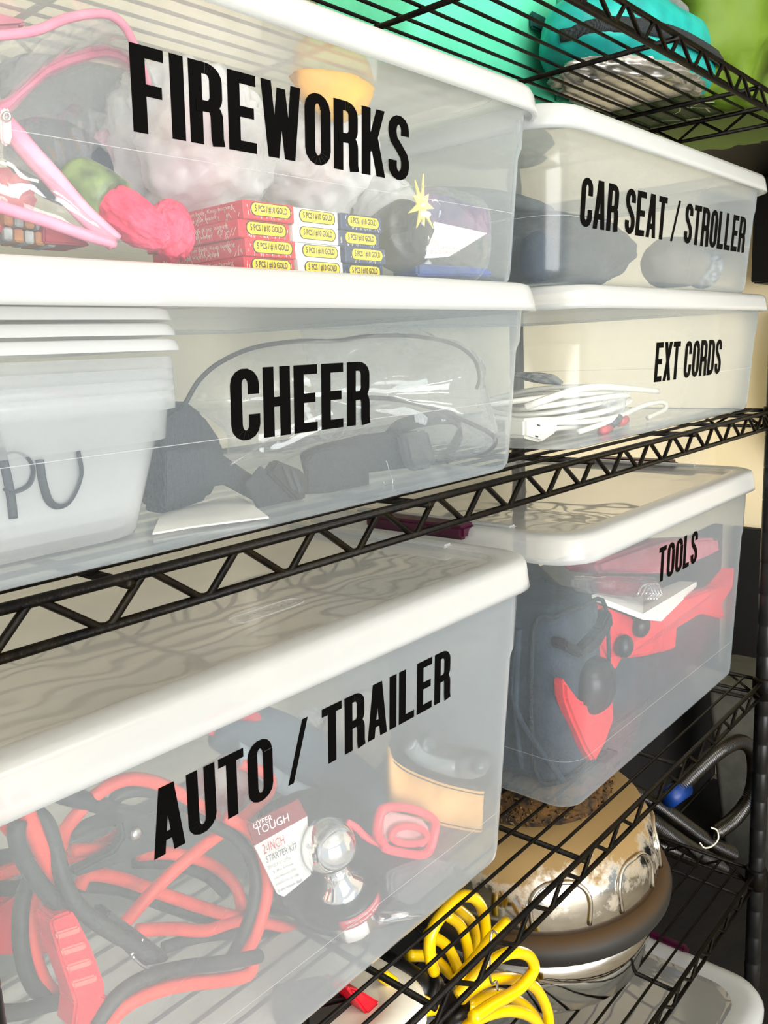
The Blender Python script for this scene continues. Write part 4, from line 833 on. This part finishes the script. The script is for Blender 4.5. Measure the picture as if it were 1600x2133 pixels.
dome = part('lid_dome', G().lathe((vx, vy, zb_), [(0.186, 0.136), (0.188, 0.150), (0.186, 0.175), (0.178, 0.205), (0.165, 0.228), (0.150, 0.240), (0.12, 0.250), (0.10, 0.254)], 56, capb=False), dusty('steel_dome', STL, 1.0, 0.10, '#8a7044', 0.2, 0.5, 20, 1.6), vc)
for a in range(-75, 40, 38):
    g = G(); ca = R_(a - 60)
    pts = []
    for (da, z) in ((-9, 0.150), (-9.5, 0.185), (-6, 0.203), (0, 0.208), (6, 0.203), (9.5, 0.185), (9, 0.150)):
        r1 = 0.1885 if z < 0.16 else (0.185 if z < 0.19 else 0.1785)
        aa = ca + R_(da * 1.25); pts.append((vx + r1 * math.cos(aa), vy + r1 * math.sin(aa), zb_ + z))
    part('pressed_rib', g.tube(smooth_path(pts, 5), 0.0032, 8), dusty('steel_rib', STL, 1.0, 0.10, '#86693a', 0.35, 1.0, 16, 0.7) if a == -75 else bpy.data.materials['steel_rib'], dome)
part('dusty_cap', G().lathe((vx, vy, zb_), [(0.118, 0.248), (0.122, 0.262), (0.118, 0.285), (0.10, 0.298), (0.05, 0.304), (0.01, 0.305)], 40), pbr('dust_caked_plastic', '#171008', 0.95, nscale=60, col2='#5c3f16', bump=1.0, bscale=70), vc)
g = G()
rnd = random.Random(3)
for i in range(420):
    a = R_(rnd.uniform(-170, 30)); z = rnd.uniform(0.255, 0.29); r1 = 0.121 if z < 0.28 else 0.116
    p = Vector((vx + r1 * math.cos(a), vy + r1 * math.sin(a), zb_ + z)); d_ = Vector((rnd.uniform(-1, 1), rnd.uniform(-1, 1), rnd.uniform(-1, 1))).normalized() * 0.005
    g.add([p - d_, p + Vector((0.0012, -0.001, 0.001)), p + d_ + Vector((math.cos(a), math.sin(a), 0)) * 0.003, p + Vector((-0.0012, 0.001, -0.001))], [[0, 1, 2, 3]])
o = part('lint', g, pbr('lint_brown', '#6e5126', 0.95, col2='#3a2a14'), vc); o['kind'] = 'stuff'
# ribbed hose
HOSE = pbr('ribbed_hose_black', '#0b0a08', 0.28, nscale=30, col2='#171208', coat=0.2)
hz_ = thing('ribbed_vacuum_hose', 'black ribbed vacuum hose coiled behind the low shelf post', 'hose', A(1460, 1750, .2))
def ribbed(pts, r0, pitch=0.0062):
    P = smooth_path([A(*p) for p in pts], 24); L_ = sum((P[i + 1] - P[i]).length for i in range(len(P) - 1)); out = []; acc = 0; step = pitch / 4; nxt = 0
    for i in range(len(P) - 1):
        d_ = (P[i + 1] - P[i]).length
        while nxt <= acc + d_: out.append(P[i].lerp(P[i + 1], (nxt - acc) / d_)); nxt += step
        acc += d_
    rads = [r0 * (1.0 if i % 4 in (0, 1) else 0.76) for i in range(len(out))]; k = len(out)
    return G().tube(out, lambda t: rads[min(k - 1, int(round(t * (k - 1))))], 14)
part('hose_run', ribbed([(1405, 1650, .18), (1450, 1605, .17), (1500, 1562, .16), (1540, 1545, .155), (1568, 1565, .15), (1572, 1620, .15), (1560, 1665, .16), (1530, 1705, .17), (1490, 1735, .18)], 0.0165), HOSE, hz_)
part('hose_run', ribbed([(1270, 1630, .26), (1330, 1655, .24), (1400, 1700, .22), (1470, 1750, .20), (1525, 1778, .18)], 0.0165), HOSE, hz_)
part('hose_run', ribbed([(1330, 1690, .21), (1390, 1735, .19), (1450, 1775, .18), (1505, 1805, .165)], 0.0165), HOSE, hz_)
part('hose_run', ribbed([(1340, 1750, .22), (1400, 1770, .2), (1450, 1792, .19)], 0.015), HOSE, hz_)
part('blue_cuff', G().tube([A(1392, 1662, .182), A(1424, 1640, .176)], lambda t: 0.021 - 0.004 * abs(t - 0.5), 20), BLUEP, hz_, 'blue plastic hose cuff')
part('cable_tie', tubepx([(1482, 1724), (1494, 1730), (1496, 1748), (1484, 1762), (1468, 1766), (1458, 1756)], 0.0018, 0.15, n=6), WHITEC, hz_)
# yellow coil hose with hook
yh = thing('yellow_coil_hose', 'bright yellow coiled air hose hanging over the low shelf', 'hose', A(1000, 2100, .06))
YR = 0.0066
for p in (
    [(905, 2025, .10), (895, 1985, .10), (900, 1940, .10), (925, 1900, .10), (960, 1868, .105), (990, 1872, .11), (1008, 1905, .115), (1012, 1960, .12), (1000, 2010, .125)],
    [(930, 1905, .13), (960, 1930, .13), (975, 1980, .13), (978, 2030, .13)],
    [(945, 1885, .15), (985, 1925, .15), (992, 1990, .15)],
    [(890, 1945, .14), (930, 1970, .135), (955, 2020, .13), (965, 2060, .12)],
    [(1055, 1920, .075), (1020, 1960, .07), (985, 2005, .066), (950, 2045, .062)],
    [(955, 2075, .055), (1010, 2015, .05), (1060, 1985, .048), (1100, 1990, .05), (1112, 2020, .052), (1080, 2060, .05), (1030, 2090, .048), (985, 2120, .046)],
    [(960, 2080, .075), (1010, 2045, .072), (1070, 2038, .07), (1115, 2058, .07), (1140, 2105, .07), (1145, 2160, .07)],
    [(975, 2095, .09), (1030, 2070, .088), (1080, 2085, .086), (1120, 2125, .085), (1130, 2170, .085)],
    [(950, 2160, .06), (1000, 2120, .058), (1060, 2105, .057), (1110, 2120, .057), (1135, 2160, .057)],
    [(795, 2030, .11), (830, 2055, .105), (860, 2075, .10), (890, 2090, .095)],
    [(800, 2020, .13), (792, 2050, .125), (810, 2085, .12), (860, 2105, .11), (910, 2100, .10)],
    [(850, 1990, .15), (900, 1995, .145), (940, 2030, .14)]):
    part('hose_coil', tubepx(p, YR, n=10), YEL, yh)
part('wire_hook', tubepx([(1035, 1945, .03), (1026, 1940, .03), (1022, 1960, .028), (1020, 2020, .028), (1024, 2048, .03), (1034, 2044, .03), (1036, 2062, .03)], 0.0014, n=7), CHROME, yh)
pu = thing('hand_pump', 'black cylindrical pump handle under the yellow hose', 'pump', A(850, 2040, .12))
part('barrel', cyl(A(770, 1995, .16), A(960, 2110, .09), 0.017, 20), BLACKP, pu); part('collar', cyl(A(880, 2062, .119), A(900, 2074, .112), 0.021, 20), BLACKP, pu)
part('side_arm', cyl(A(940, 2110, .09), A(975, 2160, .085), 0.014, 16), BLACKP, pu)
rj = thing('red_floor_jack', 'red and black steel jack at the bottom edge below the auto bin', 'jack', A(780, 2110, .1))
part('beam', slab([(720, 2055), (750, 2062), (850, 2125), (850, 2160), (800, 2160)], 0.03, y=0.10, bev=0.002), REDP, rj)
part('base', slab([(640, 2100), (740, 2075), (820, 2150), (640, 2200)], 0.05, y=0.12, bev=0.003), BLACKP, rj)
# tall grey tapered bin beyond the rack
gb = thing('grey_waste_bin', 'tall grey tapered waste bin standing on the floor behind the hose', 'waste bin', (2.28, 0.285, 0.008))
part('bin_shell', G().loft([rring(2.22 - e, 2.34 + e, 0.225 - e, 0.345 + e, z, 0.02) for z, e in ((0.008, 0.0), (0.25, 0.022), (0.53, 0.045))], capt=True), pbr('mid_grey_plastic', '#56564f', 0.5, col2='#4a4a44'), gb)
part('rim', G().loft([rring(2.165, 2.395, 0.17, 0.40, z, 0.025) for z in (0.525, 0.55)], capt=True), pbr('mid_grey_plastic', '#777770', 0.5), gb)
# white lidded tote on the base shelf, under the auto bin
wt = thing('white_lidded_tote', 'cream white lidded tote on the low shelf under the auto bin', 'storage bin', (0.44, 0.23, zb_))
CREAM = pbr('cream_plastic', '#f1ecdd', 0.4, var=0.03)
part('tote_body', G().loft([rring(0.15 - e, 0.56 + e, 0.08 - e, 0.41 + e, zb_ + z, 0.03) for z, e in ((0.0, -0.012), (0.006, 0.0), (0.235, 0.01))]), CREAM, wt)
part('tote_lid', G().loft([rring(0.15 - e, 0.56 + e, 0.08 - e, 0.41 + e, zb_ + z, 0.04) for z, e in ((0.23, 0.019), (0.25, 0.018), (0.257, 0.012), (0.257, -0.01), (0.253, -0.014))], capb=False, capt=True), CREAM, wt)

# black cabinets and a jacket on the right-hand wall
KAB = pbr('black_laminate', '#050505', 0.5, var=0.1, spec=0.2)
for lab, (kx0, kx1, ky0, ky1, kz0, kz1) in (('long black wall cabinet hung high at the right behind the top shelf', (1.78, 2.70, -0.5, 0.46, 1.86, 2.45)), ('narrow black wall cabinet under the long one at the far right', (2.45, 2.70, -0.5, 0.395, 1.585, 1.855))):
    kc = thing('wall_cabinet', lab, 'cabinet', ((kx0 + kx1) / 2, (ky0 + ky1) / 2, kz0))
    part('carcass', G().box(((kx0 + kx1) / 2, (ky0 + ky1) / 2, (kz0 + kz1) / 2), (kx1 - kx0, ky1 - ky0, kz1 - kz0), bev=0.004), KAB, kc)
    for k in range(2):
        dy = (ky1 - ky0) / 2
        dr_ = part('cabinet_door', G().box((kx0 - 0.01, ky0 + dy * (k + 0.5), (kz0 + kz1) / 2), (0.018, dy - 0.006, kz1 - kz0 - 0.006), bev=0.002), KAB, kc)
        part('door_knob', G().blob((kx0 - 0.028, ky0 + dy + (0.03 if k else -0.03), kz0 + 0.06), (0.011, 0.011, 0.011), 2, 0, 1), STEEL, dr_)
single('green_jacket', G().blob((2.63, 0.27, 1.30), (0.06, 0.12, 0.22), 4, 0.12, 2, seed=12, p=2.6), pbr('green_nylon', '#3f8a1c', 0.6, col2='#2b6a12'), 'green jacket hanging on the right-hand wall beyond the rack', 'jacket')

# ================================================================== ON THE BOTTOM SHELF / FLOOR
zq = 0.0085
fl = thing('clear_floor_tote', 'tall clear tote with magenta side latch on the floor under the low shelf', 'storage bin', (1.01, 0.14, zq))
fx0, fx1, fy0, fy1 = 0.76, 1.26, -0.045, 0.34
def fr(z, e, r=0.05): return rring(fx0 - e, fx1 + e, fy0 - e, fy1 + e, zq + z, r)
part('tub', G().loft([fr(0.0, -0.03, .04), fr(0.003, -0.022), fr(0.012, -0.018), fr(0.40, 0.0), fr(0.405, 0.006, .054)]), MILK, fl)
part('lid', G().loft([fr(0.396, 0.014, .06), fr(0.412, 0.014, .06), fr(0.422, 0.008, .056), fr(0.424, -0.008, .05), fr(0.418, -0.026, .045), fr(0.416, -0.034, .04)], capb=False, capt=True, mis=[0, 0, 0, 0, 1, 1]), [LIDRIM, LIDTOP], fl)
lt = part('side_latch', G().box((1.273, 0.155, zq + 0.408), (0.016, 0.15, 0.044), bev=0.005), MAGENTA, fl, 'magenta side latch')
part('latch_ridge', G().box((1.282, 0.155, zq + 0.395), (0.005, 0.12, 0.006), bev=0.0015), MAGENTA, lt)
single('photo_box', G().box((1.03, 0.12, zq + 0.135), (0.30, 0.24, 0.25), bev=0.004), pbr('beige_print_box', '#c9b59a', 0.6, col2='#7c8290', nscale=12), 'beige printed box inside the tall tote on the floor', 'box')

# ================================================================== ON THE TOP SHELF
zt_ = 1.769 + 0.0037
MINT = pbr('mint_fabric', '#5fd8b0', 0.7, bump=0.2, bscale=40, col2='#46c79c', nscale=6); TEAL = pbr('teal_nylon', '#12a8a0', 0.5, bump=0.3, bscale=30, col2='#0c8f8c'); LIME = pbr('lime_nylon', '#5f7c14', 0.65, bump=0.5, bscale=12, col2='#4c670e', nscale=5)
DGREEN = pbr('dark_green_fabric', '#31521a', 0.6, col2='#263f14')
mt = thing('mint_tote', 'large mint green fabric tote at the back of the top shelf', 'tote bag', (1.05, 0.33, zt_))
part('tote_body', G().loft([rring(0.80 - e + z * 0.5, 1.34 + e, 0.235 - e, 0.44 + e, zt_ + z, 0.03) for z, e in ((0.0, -0.008), (0.006, 0.0), (0.15, 0.006), (0.30, 0.0))], capt=True), MINT, mt)
part('side_band', G().box((1.12, 0.229, zt_ + 0.15), (0.012, 0.004, 0.29)), pbr('dark_mint', '#2d9c78', 0.7), mt)
part('buckle_tab', G().box((1.06, 0.226, zt_ + 0.09), (0.035, 0.006, 0.02), bev=0.002), pbr('dark_teal', '#0c4b4a', 0.6), mt)
bpk = thing('teal_backpack', 'teal backpack with black band lying on the top shelf wires', 'backpack', (1.2, 0.14, zt_))
part('pack_body', G().blob((1.185, 0.15, zt_ + 0.055), (0.185, 0.085, 0.062), 5, 0.05, 2.0, flatz=-0.85, p=2.5, seed=3), TEAL, bpk)
part('zip_band', G().tube(smooth_path([(1.0, 0.16, zt_ + 0.045), (1.02, 0.10, zt_ + 0.046), (1.10, 0.068, zt_ + 0.048), (1.2, 0.062, zt_ + 0.05), (1.3, 0.07, zt_ + 0.05), (1.36, 0.11, zt_ + 0.05)], 6), 0.009, 8, flat=(0.5, 1)), BLACK, bpk)
part('grey_top', G().blob((1.2, 0.16, zt_ + 0.11), (0.15, 0.07, 0.022), 4, 0.06, 2), GREYF, bpk)
single('silver_crumpled_bag', G().blob((1.16, 0.145, zt_ + 0.0115), (0.125, 0.07, 0.014), 5, 0.28, 2.6, ridged=True, seed=21, flatz=-0.75), pbr('silver_film', (0.72, 0.70, 0.66, 1), 0.32, 0.75, var=0.15, bump=0.5, bscale=25), 'crumpled silver sack squashed under the teal backpack', 'sack')
lg = thing('lime_sleeping_bag', 'lime green sleeping bag bundle at the right end of the top shelf', 'sleeping bag', (1.5, 0.15, zt_))
part('bag_body', G().blob((1.44, 0.155, zt_ + 0.19), (0.20, 0.13, 0.215), 5, 0.2, 3.0, ridged=True, seed=31, flatz=-0.88, p=2.8), LIME, lg)
ub = thing('printed_green_sack', 'dark green sack with white printed sprigs and digit on the top shelf', 'sack', (1.3, 0.2, zt_))
part('sack_body', G().box((1.285, 0.20, zt_ + 0.006), (0.15, 0.23, 0.011), bev=0.004), DGREEN, ub)
PR = pbr('cream_print', '#d9dcae', 0.7)
part('digit', text_mesh('9', (1.235, 0.275, zt_ - 0.0003), (0.9, -0.4, 0), (-0.3, -0.9, 0), 0.018, 0.032), PR, ub)
for k, pts in enumerate(([(1.24, 0.16), (1.27, 0.12), (1.31, 0.09)], [(1.27, 0.12), (1.29, 0.13), (1.30, 0.15)], [(1.28, 0.11), (1.27, 0.09), (1.28, 0.075)], [(1.30, 0.095), (1.33, 0.10)], [(1.31, 0.18), (1.34, 0.15), (1.35, 0.12)])):
    part('printed_sprig', G().tube(smooth_path([(a, b, zt_ - 0.0001) for a, b in pts], 5), 0.0012, 5, flat=(1, 0.3)), PR, ub)
